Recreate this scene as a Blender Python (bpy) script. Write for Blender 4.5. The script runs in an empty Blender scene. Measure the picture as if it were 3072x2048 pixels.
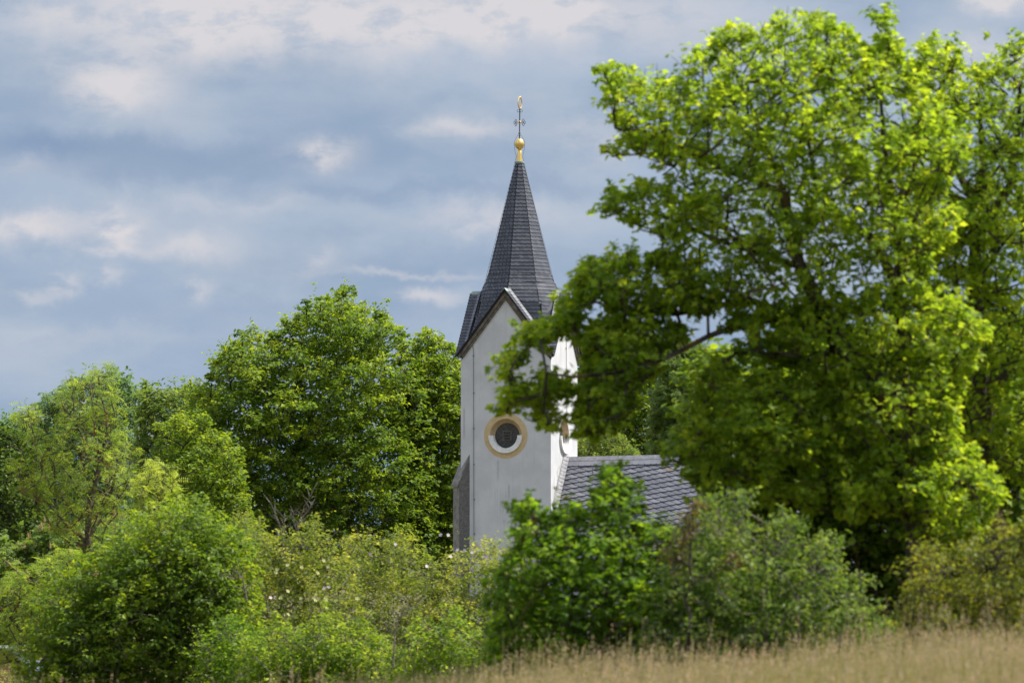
import bpy, bmesh, math, random
import numpy as np
from mathutils import Vector, Matrix
R = math.radians
sc = bpy.context.scene
col = sc.collection

# ------------------------------------------------------------------ camera
F = 14000.0                       # focal length in pixels of the 3072 px wide photograph
HOR = 1650.0                      # row of the horizon
CAM = Vector((0, 0, 1.7))
PITCH = math.atan((HOR - 1024) / F)
cd = bpy.data.cameras.new("camera")
cam = bpy.data.objects.new("camera", cd); col.objects.link(cam)
cam.location = CAM
cam.rotation_euler = (math.pi/2 + PITCH, 0, 0)
cd.sensor_width = 36; cd.lens = 36 * F / 3072
cd.clip_start = 1; cd.clip_end = 60000
cd.dof.use_dof = True; cd.dof.focus_distance = 250; cd.dof.aperture_fstop = cd.lens / 52.0
cd.dof.aperture_blades = 9
sc.camera = cam

# ------------------------------------------------------------------ light and sky
EXPO = 0.62
SUN_EL = R(58); SUN_AZ = R(8)       # azimuth measured from +X towards +Y (away from the camera)
sdir = Vector((math.cos(SUN_EL)*math.cos(SUN_AZ), math.cos(SUN_EL)*math.sin(SUN_AZ), math.sin(SUN_EL)))
sl = bpy.data.lights.new("sun", 'SUN'); sl.energy = 4.8; sl.angle = R(0.53); sl.color = (1.0, 0.95, 0.87)
so = bpy.data.objects.new("sun", sl); col.objects.link(so)
so.rotation_euler = sdir.to_track_quat('Z', 'Y').to_euler(); so.location = (40, 0, 60)
sc.view_settings.view_transform = 'Standard'; sc.view_settings.look = 'None'
sc.view_settings.exposure = EXPO; sc.view_settings.gamma = 1
sc.cycles.max_bounces = 8; sc.cycles.diffuse_bounces = 4; sc.cycles.glossy_bounces = 2
sc.cycles.transmission_bounces = 4; sc.cycles.caustics_reflective = False; sc.cycles.caustics_refractive = False
sc.cycles.sample_clamp_indirect = 6

class NT:
    """tiny node helper"""
    def __init__(s, tree): s.t = tree; s.n = tree.nodes; s.l = tree.links
    def node(s, typ, **kw):
        n = s.n.new(typ)
        for k, v in kw.items():
            if k in ('inp',): continue
            setattr(n, k, v)
        return n
    def put(s, sock, v):
        if isinstance(v, bpy.types.NodeSocket): s.l.new(v, sock)
        elif v is not None: sock.default_value = v
    def math(s, op, a, b=None, c=None, clamp=False):
        n = s.n.new('ShaderNodeMath'); n.operation = op; n.use_clamp = clamp
        s.put(n.inputs[0], a); s.put(n.inputs[1], b)
        if c is not None: s.put(n.inputs[2], c)
        return n.outputs[0]
    def mix(s, f, a, b, mode='MIX', clamp=False):
        n = s.n.new('ShaderNodeMix'); n.data_type = 'RGBA'; n.blend_type = mode; n.clamp_factor = True
        s.put(n.inputs[0], f)
        s.put(n.inputs[6], a if isinstance(a, bpy.types.NodeSocket) else (*a, 1) if len(a) == 3 else a)
        s.put(n.inputs[7], b if isinstance(b, bpy.types.NodeSocket) else (*b, 1) if len(b) == 3 else b)
        return n.outputs[2]
    def noise(s, vec, scale=5, detail=4, rough=0.5, dist=0.0, dim='3D'):
        n = s.n.new('ShaderNodeTexNoise'); n.noise_dimensions = dim
        if vec is not None: s.put(n.inputs['Vector'], vec)
        n.inputs['Scale'].default_value = scale; n.inputs['Detail'].default_value = detail
        n.inputs['Roughness'].default_value = rough; n.inputs['Distortion'].default_value = dist
        return n.outputs['Fac']
    def comb(s, x, y, z):
        n = s.n.new('ShaderNodeCombineXYZ')
        for i, v in enumerate((x, y, z)): s.put(n.inputs[i], v)
        return n.outputs[0]
    def sep(s, v):
        n = s.n.new('ShaderNodeSeparateXYZ'); s.put(n.inputs[0], v); return n.outputs
    def ramp(s, f, pts):
        n = s.n.new('ShaderNodeValToRGB'); s.put(n.inputs[0], f)
        e = n.color_ramp.elements
        while len(e) < len(pts): e.new(0.5)
        for i, (p, c) in enumerate(pts):
            e[i].position = p; e[i].color = (*c, 1) if len(c) == 3 else c
        return n.outputs[0]
    def maprange(s, v, a, b, c=0.0, d=1.0, smooth=True):
        n = s.n.new('ShaderNodeMapRange'); n.interpolation_type = 'SMOOTHSTEP' if smooth else 'LINEAR'
        s.put(n.inputs[0], v)
        for i, q in enumerate((a, b, c, d)): n.inputs[i+1].default_value = q
        return n.outputs[0]
    def vmul(s, v, k):
        n = s.n.new('ShaderNodeVectorMath'); n.operation = 'MULTIPLY'
        s.put(n.inputs[0], v); n.inputs[1].default_value = k; return n.outputs[0]

def srgb(r, g, b):
    f = lambda c: (c/255/12.92) if c/255 <= 0.04045 else ((c/255+0.055)/1.055)**2.4
    return (f(r), f(g), f(b))

w = bpy.data.worlds.new("World"); sc.world = w; w.use_nodes = True
T = NT(w.node_tree); T.n.clear()
sky = T.node('ShaderNodeTexSky'); sky.sky_type = 'NISHITA'; sky.sun_disc = False
sky.sun_elevation = SUN_EL; sky.sun_rotation = math.pi/2 - SUN_AZ
sky.air_density = 1.0; sky.dust_density = 1.5; sky.ozone_density = 1.5
tc = T.node('ShaderNodeTexCoord')
dx, dy, dz = T.sep(tc.outputs['Generated'])
az = T.math('ARCTAN2', dx, dy)
el = T.math('ARCSINE', dz)
U = T.math('MULTIPLY', az, 14.0)     # thousands of "pixels" of angle
V = T.math('MULTIPLY', el, 14.0)
SKYK = 0.10                          # strength of the world background
def S(c, k=1.10): return tuple(x*k/SKYK/2**EXPO for x in c)
uv = T.comb(U, T.math('MULTIPLY', V, 1.9), 0)
uvs = T.comb(U, T.math('MULTIPLY', V, 3.4), 3.0)
n1 = T.noise(uv, 1.5, 8, 0.55, 0.1)
n2 = T.noise(uvs, 1.1, 5, 0.5, 0.05)
n3 = T.noise(uv, 5.5, 8, 0.62, 0.15)
n4 = T.noise(T.comb(U, V, 7.0), 4.0, 7, 0.6, 0.1)
# warped coordinates so that the placed cloud masses get ragged outlines
Uw = T.math('ADD', U, T.math('MULTIPLY', T.math('SUBTRACT', n3, 0.5), 0.26))
Vw = T.math('ADD', V, T.math('MULTIPLY', T.math('SUBTRACT', n4, 0.5), 0.20))
def blob(px, py, sx, sy):
    a = T.math('DIVIDE', T.math('SUBTRACT', Uw, (px-1536)/1000), sx/1000)
    b = T.math('DIVIDE', T.math('SUBTRACT', Vw, (HOR-py)/1000), sy/1000)
    q = T.math('ADD', T.math('MULTIPLY', a, a), T.math('MULTIPLY', b, b))
    return T.math('POWER', 2.718, T.math('MULTIPLY', q, -1))
def total(lst):
    acc = None
    for (px, py, sx, sy, k) in lst:
        v = T.math('MULTIPLY', blob(px, py, sx, sy), k)
        acc = v if acc is None else T.math('ADD', acc, v)
    return acc
BLUE_LO = srgb(150, 169, 193); BLUE_HI = srgb(166, 181, 201)
base = T.mix(T.maprange(V, 0.3, 1.6, 0, 1), S(BLUE_LO), S(BLUE_HI))
base = T.mix(T.maprange(n2, 0.40, 0.62, 0, 0.7), base, S(srgb(138, 160, 186)))
base = T.mix(T.maprange(n1, 0.40, 0.70, 0, 0.75), base, S(srgb(178, 188, 202)))
darks = total([(100, 440, 330, 60, 1.0), (650, 470, 620, 55, 1.0), (60, 300, 180, 130, 0.45), (420, 530, 500, 35, 0.6),
               (980, 320, 260, 120, 0.55), (1200, 580, 520, 26, 0.75), (1650, 560, 200, 30, 0.5), (900, 790, 240, 50, 0.4),
               (1450, 760, 150, 60, 0.4), (950, 940, 800, 45, 0.3), (2650, 60, 200, 50, 0.5), (3060, 100, 60, 40, 0.6)])
base = T.mix(T.math('MULTIPLY', darks, 0.6, clamp=True), base, S(srgb(128, 150, 180)))
lights = total([(1250, 40, 600, 130, 1.1), (560, 90, 420, 120, 0.95), (160, 70, 130, 60, 0.5), (620, 30, 180, 60, 0.4),
                (385, 275, 130, 70, 1.0), (300, 230, 150, 50, 0.4), (1700, 20, 160, 80, 0.8), (1480, 60, 200, 60, 0.5),
                (100, 690, 190, 42, 1.1), (370, 690, 70, 70, 1.15), (330, 760, 150, 22, 0.6), (590, 745, 110, 45, 0.85),
                (980, 465, 95, 45, 0.95), (1400, 385, 150, 35, 0.8), (1480, 650, 200, 45, 0.7), (1300, 880, 90, 26, 0.85),
                (960, 770, 60, 30, 0.5), (205, 850, 45, 32, 0.7), (335, 840, 45, 28, 0.6), (120, 885, 60, 18, 0.5), (590, 870, 55, 28, 0.75),
                (50, 520, 120, 35, 0.35), (720, 620, 250, 35, 0.4), (3010, 5, 90, 40, 1.5), (2950, 190, 160, 70, 0.8),
                (2100, 60, 300, 120, 0.45), (1250, 810, 260, 14, 0.5), (300, 1010, 300, 30, 0.25), (1800, 420, 160, 80, 0.5)])
lights = T.math('MULTIPLY', lights, T.maprange(n3, 0.32, 0.56, 0.45, 1.2))
base = T.mix(T.math('MULTIPLY', lights, 0.74, clamp=True), base, S(srgb(208, 206, 210)))
# sky well above the picture: broken cumulus over clear blue, brightened as unseen fill light
n3d = T.noise(T.comb(dx, dy, T.math('MULTIPLY', dz, 2.2)), 2.6, 8, 0.6, 0.3)
up = T.mix(T.maprange(n3d, 0.42, 0.58), sky.outputs[0], S((1.16, 1.23, 1.36)))
final = T.mix(T.maprange(el, 0.14, 0.40), base, up)
final = T.mix(T.maprange(el, -0.02, 0.0), S((0.09, 0.12, 0.06)), final)
bg = T.node('ShaderNodeBackground'); bg.inputs[1].default_value = SKYK
T.l.new(final, bg.inputs[0])
wo = T.node('ShaderNodeOutputWorld'); T.l.new(bg.outputs[0], wo.inputs[0])

# ------------------------------------------------------------------ helpers
def at(px, py, Y):
    """point of the place at distance Y that lies in the direction (px, py)"""
    u = (px - 1536) / F; v = (1024 - py) / F
    y = math.cos(PITCH) - v*math.sin(PITCH); z = math.sin(PITCH) + v*math.cos(PITCH)
    k = Y / y
    return Vector((CAM.x + u*k, Y, CAM.z + z*k))
def Zat(py, Y): return at(1536, py, Y).z

def tag(o, label=None, cat=None, group=None, kind=None):
    if label: o['label'] = label
    if cat: o['category'] = cat
    if group: o['group'] = group
    if kind: o['kind'] = kind
    return o
def empty(name, loc, rz=0.0):
    o = bpy.data.objects.new(name, None); col.objects.link(o)
    o.location = loc; o.rotation_euler = (0, 0, rz); o.empty_display_size = 0.3
    return o

class MB:
    def __init__(s): s.v = []; s.f = []; s.m = []; s.a = []
    def add(s, vs, fs, mi=0, tint=0.5):
        b = len(s.v); s.v += [tuple(p) for p in vs]; s.a += [tint]*len(vs)
        for f in fs: s.f.append([b+i for i in f]); s.m.append(mi)
    def box(s, c, size, M=None, mi=0, tint=.5):
        x, y, z = (q/2 for q in size); c = Vector(c)
        vs = [Vector((i*x, j*y, k*z)) for i in (-1, 1) for j in (-1, 1) for k in (-1, 1)]
        vs = [c + ((M @ p) if M else p) for p in vs]
        s.add(vs, [(0,1,3,2), (4,6,7,5), (0,4,5,1), (2,3,7,6), (0,2,6,4), (1,5,7,3)], mi, tint)
    def tube(s, pts, rad, n=6, mi=0, tint=.5, cap=True):
        pts = [Vector(p) for p in pts]
        if not isinstance(rad, (list, tuple)): rad = [rad]*len(pts)
        vs = []; fs = []
        prev = None
        for i, p in enumerate(pts):
            d = (pts[min(i+1, len(pts)-1)] - pts[max(i-1, 0)])
            if d.length < 1e-9: d = Vector((0, 0, 1))
            d.normalize()
            a = prev if prev is not None and abs(prev.dot(d)) < 0.95 else (Vector((1, 0, 0)) if abs(d.x) < 0.8 else Vector((0, 1, 0)))
            u = (a - d*a.dot(d)).normalized(); prev = u; v = d.cross(u)
            for k in range(n):
                t = 2*math.pi*k/n
                vs.append(p + (u*math.cos(t) + v*math.sin(t))*rad[i])
        for i in range(len(pts)-1):
            for k in range(n):
                fs.append((i*n+k, i*n+(k+1) % n, (i+1)*n+(k+1) % n, (i+1)*n+k))
        if cap:
            fs.append(tuple(range(n))[::-1]); fs.append(tuple((len(pts)-1)*n+k for k in range(n)))
        s.add(vs, fs, mi, tint)
    def lathe(s, prof, c=(0, 0, 0), n=24, mi=0):
        vs = []; fs = []
        for (r, z) in prof:
            for k in range(n):
                t = 2*math.pi*k/n; vs.append((c[0]+r*math.cos(t), c[1]+r*math.sin(t), c[2]+z))
        for i in range(len(prof)-1):
            for k in range(n): fs.append((i*n+k, i*n+(k+1) % n, (i+1)*n+(k+1) % n, (i+1)*n+k))
        fs.append(tuple(range(n))[::-1]); fs.append(tuple((len(prof)-1)*n+k for k in range(n)))
        s.add(vs, fs, mi)
    def prism(s, poly, axis_vec, mi=0):
        """poly: list of 3D points (planar), extruded by axis_vec"""
        n = len(poly); a = [Vector(p) for p in poly]; b = [p + Vector(axis_vec) for p in a]
        s.add(a+b, [tuple(range(n))[::-1], tuple(range(n, 2*n))] + [(i, (i+1) % n, n+(i+1) % n, n+i) for i in range(n)], mi)
    def build(s, name, mats, parent=None, smooth=False):
        me = bpy.data.meshes.new(name); me.from_pydata(s.v, [], s.f)
        for m in (mats if isinstance(mats, (list, tuple)) else [mats]): me.materials.append(m)
        me.polygons.foreach_set('material_index', s.m)
        me.polygons.foreach_set('use_smooth', [smooth]*len(s.f))
        at_ = me.attributes.new('tint', 'FLOAT', 'POINT'); at_.data.foreach_set('value', s.a)
        me.update()
        o = bpy.data.objects.new(name, me); col.objects.link(o); o.parent = parent
        return o

def np_mesh(name, V, loops, lstart, ltot, tint, mats, parent=None, mi=None, smooth=False):
    me = bpy.data.meshes.new(name)
    me.vertices.add(len(V)); me.vertices.foreach_set('co', V.astype(np.float32).ravel())
    me.loops.add(len(loops)); me.loops.foreach_set('vertex_index', loops.astype(np.int32))
    me.polygons.add(len(lstart)); me.polygons.foreach_set('loop_start', lstart.astype(np.int32))
    me.polygons.foreach_set('loop_total', ltot.astype(np.int32))
    me.polygons.foreach_set('use_smooth', np.full(len(lstart), smooth))
    for m in (mats if isinstance(mats, (list, tuple)) else [mats]): me.materials.append(m)
    if mi is not None: me.polygons.foreach_set('material_index', mi.astype(np.int32))
    a = me.attributes.new('tint', 'FLOAT', 'POINT'); a.data.foreach_set('value', tint.astype(np.float32))
    me.update(calc_edges=True)
    o = bpy.data.objects.new(name, me); col.objects.link(o); o.parent = parent
    return o

# ------------------------------------------------------------------ materials
def mat(name):
    m = bpy.data.materials.new(name); m.use_nodes = True
    t = NT(m.node_tree); t.n.clear()
    out = t.node('ShaderNodeOutputMaterial')
    return m, t, out
def attr(t, name='tint'):
    n = t.node('ShaderNodeAttribute'); n.attribute_name = name; return n.outputs['Fac']
def principled(t, out, colr, rough=0.7, spec=0.4, metal=0.0, bump=None, bstr=0.3, bdist=0.02):
    p = t.node('ShaderNodeBsdfPrincipled')
    t.put(p.inputs['Base Color'], colr if isinstance(colr, bpy.types.NodeSocket) else (*colr, 1))
    t.put(p.inputs['Roughness'], rough); t.put(p.inputs['Specular IOR Level'], spec); p.inputs['Metallic'].default_value = metal
    if bump is not None:
        b = t.node('ShaderNodeBump'); b.inputs['Strength'].default_value = bstr; b.inputs['Distance'].default_value = bdist
        t.put(b.inputs['Height'], bump); t.l.new(b.outputs[0], p.inputs['Normal'])
    if out is not None: t.l.new(p.outputs[0], out.inputs[0])
    return p

LK = 1.24
def leaf_mat(name, c0, c1, c2, trans=0.42, rough=0.5, spec=0.28, tk=1.6):
    m, t, out = mat(name)
    c0, c1, c2 = [(c[0]*LK*1.06, c[1]*LK, c[2]*LK) for c in (c0, c1, c2)]
    a = attr(t)
    c = t.ramp(a, [(0.0, c0), (0.5, c1), (1.0, c2)])
    p = principled(t, None, c, rough, spec)
    tr = t.node('ShaderNodeBsdfTranslucent')
    tcx = t.mix(1.0, c, (tk*1.10, tk*1.02, tk*0.50), 'MULTIPLY')
    t.l.new(tcx, tr.inputs[0])
    mx = t.node('ShaderNodeMixShader'); mx.inputs[0].default_value = min(.62, trans+.07)
    t.l.new(p.outputs[0], mx.inputs[1]); t.l.new(tr.outputs[0], mx.inputs[2]); t.l.new(mx.outputs[0], out.inputs[0])
    return m
LM = {
 'oak':    leaf_mat('oak_leaf', (.100,.178,.018), (.190,.290,.022), (.36,.43,.040), 0.54),
 'maple':  leaf_mat('maple_leaf', (.062,.122,.014), (.120,.200,.018), (.27,.34,.022), 0.42),
 'maple2': leaf_mat('bright_maple_leaf', (.078,.142,.016), (.145,.230,.018), (.28,.35,.024), 0.44),
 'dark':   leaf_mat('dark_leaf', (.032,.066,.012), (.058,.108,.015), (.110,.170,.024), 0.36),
 'hedge':  leaf_mat('hedge_leaf', (.075,.140,.016), (.155,.240,.022), (.32,.37,.045), 0.46),
 'rose':   leaf_mat('rose_leaf', (.070,.120,.022), (.165,.215,.032), (.38,.38,.080), 0.42),
 'bush':   leaf_mat('bush_leaf', (.055,.125,.012), (.115,.215,.014), (.26,.36,.022), 0.48),
 'grey':   leaf_mat('dogwood_leaf', (.055,.110,.020), (.105,.175,.028), (.22,.28,.070), 0.42),
 'ash':    leaf_mat('locust_leaf', (.090,.155,.026), (.170,.260,.030), (.33,.40,.090), 0.46),
 'far':    leaf_mat('hazed_far_leaf', (.060,.130,.060), (.110,.195,.085), (.20,.27,.12), 0.38),  # bluish tint puts distance haze into the leaf colour
 'chest':  leaf_mat('chestnut_leaf', (.060,.120,.026), (.120,.190,.036), (.22,.27,.080), 0.40),
 'yellow': leaf_mat('yellowish_leaf', (.085,.120,.018), (.17,.20,.024), (.28,.27,.03), 0.45),
 'hazel':  leaf_mat('hazel_leaf', (.065,.115,.013), (.110,.185,.017), (.22,.31,.024), 0.46),
 'copper': leaf_mat('copper_leaf', (.055,.050,.018), (.09,.075,.028), (.14,.13,.040), 0.40),
}
def bark_mat(name, c0, c1, c2):
    m, t, out = mat(name)
    g = t.node('ShaderNodeTexCoord').outputs['Object']
    n = t.noise(g, 9, 6, 0.65); n2_ = t.noise(g, 1.7, 3, 0.5)
    c = t.mix(t.maprange(n, 0.35, 0.65), c0, c1)
    c = t.mix(t.maprange(n2_, 0.52, 0.66, 0, 0.8), c, c2)
    principled(t, out, c, 0.9, 0.2, bump=n, bstr=0.6)
    return m
BARK = bark_mat('bark', (.030,.024,.018), (.095,.080,.065), (.14,.085,.030))
BARK2 = bark_mat('lichen_bark', (.055,.042,.030), (.13,.11,.085), (.30,.15,.030))
DEADM = bark_mat('dead_twig', (.10,.085,.070), (.26,.23,.20), (.20,.16,.12))

# plaster with rain streaks and stains (object space: church local metres)
WIN_Z = 0.0
def plaster_mat():
    m, t, out = mat('white_plaster')
    g = t.node('ShaderNodeTexCoord').outputs['Object']
    x, y, z = t.sep(g)
    blot = t.noise(g, 0.9, 5, 0.55)
    fine = t.noise(g, 14, 5, 0.6)
    strk = t.noise(t.comb(t.math('MULTIPLY', x, 5.0), t.math('MULTIPLY', y, 5.0), t.math('MULTIPLY', z, 0.28)), 1.0, 5, 0.6)
    strk2 = t.noise(t.comb(t.math('MULTIPLY', x, 16.0), t.math('MULTIPLY', y, 16.0), t.math('MULTIPLY', z, 0.5)), 1.0, 4, 0.6)
    c = t.mix(t.maprange(blot, 0.35, 0.65), (.62, .625, .63), (.55, .555, .565))
    c = t.mix(t.maprange(strk, 0.52, 0.74, 0, 0.26), c, (.34, .33, .33))
    c = t.mix(t.maprange(strk2, 0.58, 0.76, 0, 0.18), c, (.36, .34, .34))
    c = t.mix(t.maprange(fine, 0.4, 0.7, 0, 0.14), c, (.38, .38, .38))
    # dirty run-off beside and below the round openings and along the nave roof (wear with its own shape)
    fx = t.math('SUBTRACT', 1.0, t.math('MULTIPLY', t.math('ABSOLUTE', t.math('ADD', x, 0.1)), 0.95))
    below = t.maprange(z, 8.4, 11.0, 0, 0.55)
    below = t.math('MULTIPLY', below, t.maprange(z, 11.2, 11.7, 1, 0))
    fr = t.math('MULTIPLY', t.math('MULTIPLY', t.math('LESS_THAN', y, -2.45), t.math('MAXIMUM', fx, 0)), below)
    c = t.mix(t.math('MULTIPLY', fr, t.maprange(strk2, 0.44, 0.62, 0.05, 0.75)), c, (.30, .29, .29))
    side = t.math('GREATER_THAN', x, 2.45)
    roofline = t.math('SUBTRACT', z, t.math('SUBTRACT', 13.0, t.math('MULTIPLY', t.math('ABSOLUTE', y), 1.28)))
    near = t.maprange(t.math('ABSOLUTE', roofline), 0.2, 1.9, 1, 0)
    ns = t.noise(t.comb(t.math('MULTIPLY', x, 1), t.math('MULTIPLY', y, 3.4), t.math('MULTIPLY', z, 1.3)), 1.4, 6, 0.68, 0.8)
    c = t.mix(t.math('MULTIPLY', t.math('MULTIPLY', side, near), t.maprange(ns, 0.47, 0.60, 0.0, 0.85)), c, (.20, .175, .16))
    c = t.mix(t.maprange(z, 0.0, 3.5, .35, 0), c, (.40, .40, .37))
    # individual rust and damp runs down the front
    for (sx_, za_, zb_, wd_, cc_, k_) in ((-0.93, Z_EAVE-1.25, Z_EAVE-0.05, .045, (.25,.19,.18), .75), (0.18, Z_WIN-3.6, Z_WIN-2.5, .055, (.24,.23,.24), .7), (-1.15, 4.0, 6.5, .10, (.30,.29,.29), .5),
                                      (-0.42, Z_WIN-2.6, Z_WIN-1.15, .07, (.30,.29,.29), .6), (0.95, 3.5, 6.4, .13, (.32,.31,.31), .45), (-2.32, Z_WIN-.4, Z_WIN+1.6, .05, (.30,.22,.20), .6), (2.28, 3.0, 7.6, .05, (.30,.27,.26), .6), (1.6, Z_WIN+.4, Z_WIN+2.0, .06, (.32,.31,.31), .5)):
        g_ = t.math('DIVIDE', t.math('ADD', t.math('SUBTRACT', x, sx_), t.math('MULTIPLY', t.math('SUBTRACT', fine, .5), .05)), wd_)
        g_ = t.math('POWER', 2.718, t.math('MULTIPLY', t.math('MULTIPLY', g_, g_), -1))
        h_ = t.math('MULTIPLY', t.maprange(z, za_, za_+.6), t.maprange(z, zb_-.25, zb_, 1, 0))
        g_ = t.math('MULTIPLY', t.math('MULTIPLY', g_, h_), t.math('MULTIPLY', t.math('LESS_THAN', y, -2.45), t.maprange(strk2, .35, .6, .35, 1)))
        c = t.mix(t.math('MULTIPLY', g_, k_), c, cc_)
    cr = t.noise(g, 2.2, 8, 0.75, 1.6)
    c = t.mix(t.math('MULTIPLY', t.maprange(t.math('ABSOLUTE', t.math('SUBTRACT', cr, .5)), 0.0, 0.006, 0.30, 0), t.maprange(blot, .45, .6)), c, (.28, .27, .27))
    principled(t, out, c, 0.85, 0.25, bump=t.math('ADD', t.math('MULTIPLY', fine, 0.5), blot), bstr=0.25, bdist=0.02)
    return m
def simple_noise(name, c0, c1, scale=4, rough=0.8, spec=0.3, metal=0.0, bstr=0.3, detail=5):
    m, t, out = mat(name)
    g = t.node('ShaderNodeTexCoord').outputs['Object']
    n = t.noise(g, scale, detail, 0.6)
    principled(t, out, t.mix(t.maprange(n, 0.32, 0.68), c0, c1), rough, spec, metal, bump=n, bstr=bstr)
    return m
def slate_mat(name, c0, c1, c2, rough=0.42, odd=(.20, .165, .125), spec=.30):
    m, t, out = mat(name)
    g = t.node('ShaderNodeTexCoord').outputs['Object']
    a = attr(t)
    n = t.noise(g, 1.3, 5, 0.6); f = t.noise(g, 22, 4, 0.6)
    c = t.ramp(a, [(0.0, c0), (0.55, c1), (0.975, c2), (0.985, odd)])
    c = t.mix(t.maprange(n, 0.50, 0.68, 0, 0.35), c, tuple(v*1.25 for v in c1))
    c = t.mix(t.maprange(f, 0.55, 0.75, 0, 0.22), c, tuple(v*1.5 for v in c2))
    principled(t, out, c, rough, spec, bump=f, bstr=0.15)
    return m
SLATE = slate_mat('slate', (.058, .064, .080), (.078, .084, .103), (.100, .106, .126), 0.5, (.10, .10, .11))
SLATE_N = slate_mat('nave_slate', (.125, .129, .152), (.165, .170, .195), (.215, .218, .242), 0.42)
SLATE_EDGE_SHADE = simple_noise('slate_edge_shade', (.012, .012, .014), (.022, .022, .025), 10)  # dark edges put the shadow lines between slates into the colour
VALLEY = slate_mat('valley_slate_sheen', (.15, .155, .175), (.19, .195, .215), (.24, .245, .265), 0.55, (.2, .2, .22), .2)  # paler than the roof slates: sun sheen on the valleys painted in
FLASH = simple_noise('pale_mortar_flashing', (.20, .20, .21), (.32, .315, .32), 6, 0.6)
STONE = simple_noise('cornice_sandstone', (.085, .072, .058), (.20, .175, .145), 5, 0.9)
RUBBLE = simple_noise('buttress_stone', (.105, .10, .092), (.195, .185, .172), 13, 0.95, bstr=1.0)
ASHLAR = simple_noise('buttress_ashlar', (.17, .16, .145), (.30, .285, .26), 3, 0.9)
BEIGE = simple_noise('ochre_render', (.52, .385, .20), (.60, .455, .255), 4, 0.9)
REVEAL = simple_noise('ochre_reveal', (.40, .295, .175), (.50, .37, .22), 5, 0.9)
WHITE = simple_noise('white_sill_paint', (.66, .65, .62), (.78, .77, .75), 5, 0.8)
IRON = simple_noise('wrought_iron', (.035, .038, .042), (.07, .072, .078), 12, 0.5, 0.5)
WIRE = simple_noise('conductor_wire', (.05, .045, .045), (.10, .09, .09), 12, 0.7)
COPPER = simple_noise('weathered_copper', (.20, .27, .25), (.38, .46, .42), 8, 0.7)
LEAD = simple_noise('grey_ridge_sheet', (.15, .15, .165), (.24, .24, .26), 5, 0.5, 0.5)
def gold_mat():
    m, t, out = mat('gilding'); g = t.node('ShaderNodeTexCoord').outputs['Object']
    n = t.noise(g, 5, 4, 0.6)
    principled(t, out, t.mix(n, (.80, .52, .14), (.92, .68, .26)), 0.30, 0.5, 0.75)
    return m
GOLD = gold_mat()
def shutter_mat():
    m, t, out = mat('weathered_shutter_boards')
    g = t.node('ShaderNodeTexCoord').outputs['Object']
    x, y, z = t.sep(g)
    q = t.math('SUBTRACT', t.math('ABSOLUTE', x), t.math('ABSOLUTE', z))
    qs = t.math('DIVIDE', q, 0.095)
    fr = t.math('FRACT', qs)
    groove = t.math('LESS_THAN', fr, 0.20)
    idn = t.node('ShaderNodeTexWhiteNoise'); idn.noise_dimensions = '2D'
    sx = t.math('ADD', t.math('GREATER_THAN', x, 0), t.math('MULTIPLY', t.math('GREATER_THAN', z, 0), 2))
    t.l.new(t.comb(t.math('FLOOR', qs), sx, 0), idn.inputs['Vector'])
    c = t.mix(idn.outputs[0], (.075, .068, .060), (.17, .16, .145))
    c = t.mix(t.noise(g, 18, 4), c, (.05, .05, .045))
    c = t.mix(groove, c, (.010, .010, .010))
    principled(t, out, c, 0.85, 0.3, bump=t.math('SUBTRACT', 1, groove), bstr=0.6)
    return m
SHUT = shutter_mat()
DARK = simple_noise('dark_opening', (.006, .006, .006), (.012, .012, .012), 3)
SLAT = simple_noise('louvre_slat', (.085, .080, .072), (.16, .15, .135), 9)

# ------------------------------------------------------------------ the land
def ground_z(x, y):
    x = np.asarray(x, float); y = np.asarray(y, float)
    m = np.interp(x, [-9, -2.7, 0, 3.3, 6.6, 12], [-1.2, -.72, -.30, .03, .20, .3]) + 0.05*np.sin(x*0.9+1.0)*np.cos(y*0.21)
    s = np.clip((y-60)/45, 0, 1); s = s*s*(3-2*s)
    low = -2.6 - 3.9*np.clip((y-105)/110, 0, 1)
    z = m*(1-s) + low*s
    farr = np.clip((y-700)/2400, 0, 1)
    return z + farr*0
def ground_material():
    m, t, out = mat('meadow_soil')
    g = t.node('ShaderNodeTexCoord').outputs['Object']
    n = t.noise(g, 0.5, 6, 0.6); f = t.noise(g, 9, 6, 0.7)
    c = t.mix(t.maprange(n, 0.4, 0.6), (.075, .085, .028), (.13, .105, .055))
    c = t.mix(t.maprange(f, 0.4, 0.65, 0, 0.7), c, (.17, .135, .085))
    principled(t, out, c, 0.95, 0.1, bump=f, bstr=0.8)
    return m
def build_ground():
    xs = np.concatenate([[-30000, -8000, -2500, -900, -400, -200, -120, -80], np.arange(-60, 61, 2.0), [80, 120, 200, 400, 900, 2500, 8000, 30000]])
    ys = np.concatenate([[-20000, -3000, -600, -100, -20], np.arange(0, 300, 3.0), [320, 360, 420, 500, 650, 900, 1300, 2000, 3500, 6000, 12000, 30000]])
    X, Y = np.meshgrid(xs, ys); Z = ground_z(X, Y)
    V = np.stack([X, Y, Z], -1).reshape(-1, 3); nx = len(xs); ny = len(ys)
    i, j = np.meshgrid(np.arange(nx-1), np.arange(ny-1)); a = (j*nx+i).ravel()
    L = np.stack([a, a+1, a+nx+1, a+nx], -1).ravel(); n = len(a)
    o = np_mesh('ground', V, L, np.arange(n)*4, np.full(n, 4), np.full(len(V), .5), ground_material(), smooth=True)
    tag(o, kind='structure')
build_ground()
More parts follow.
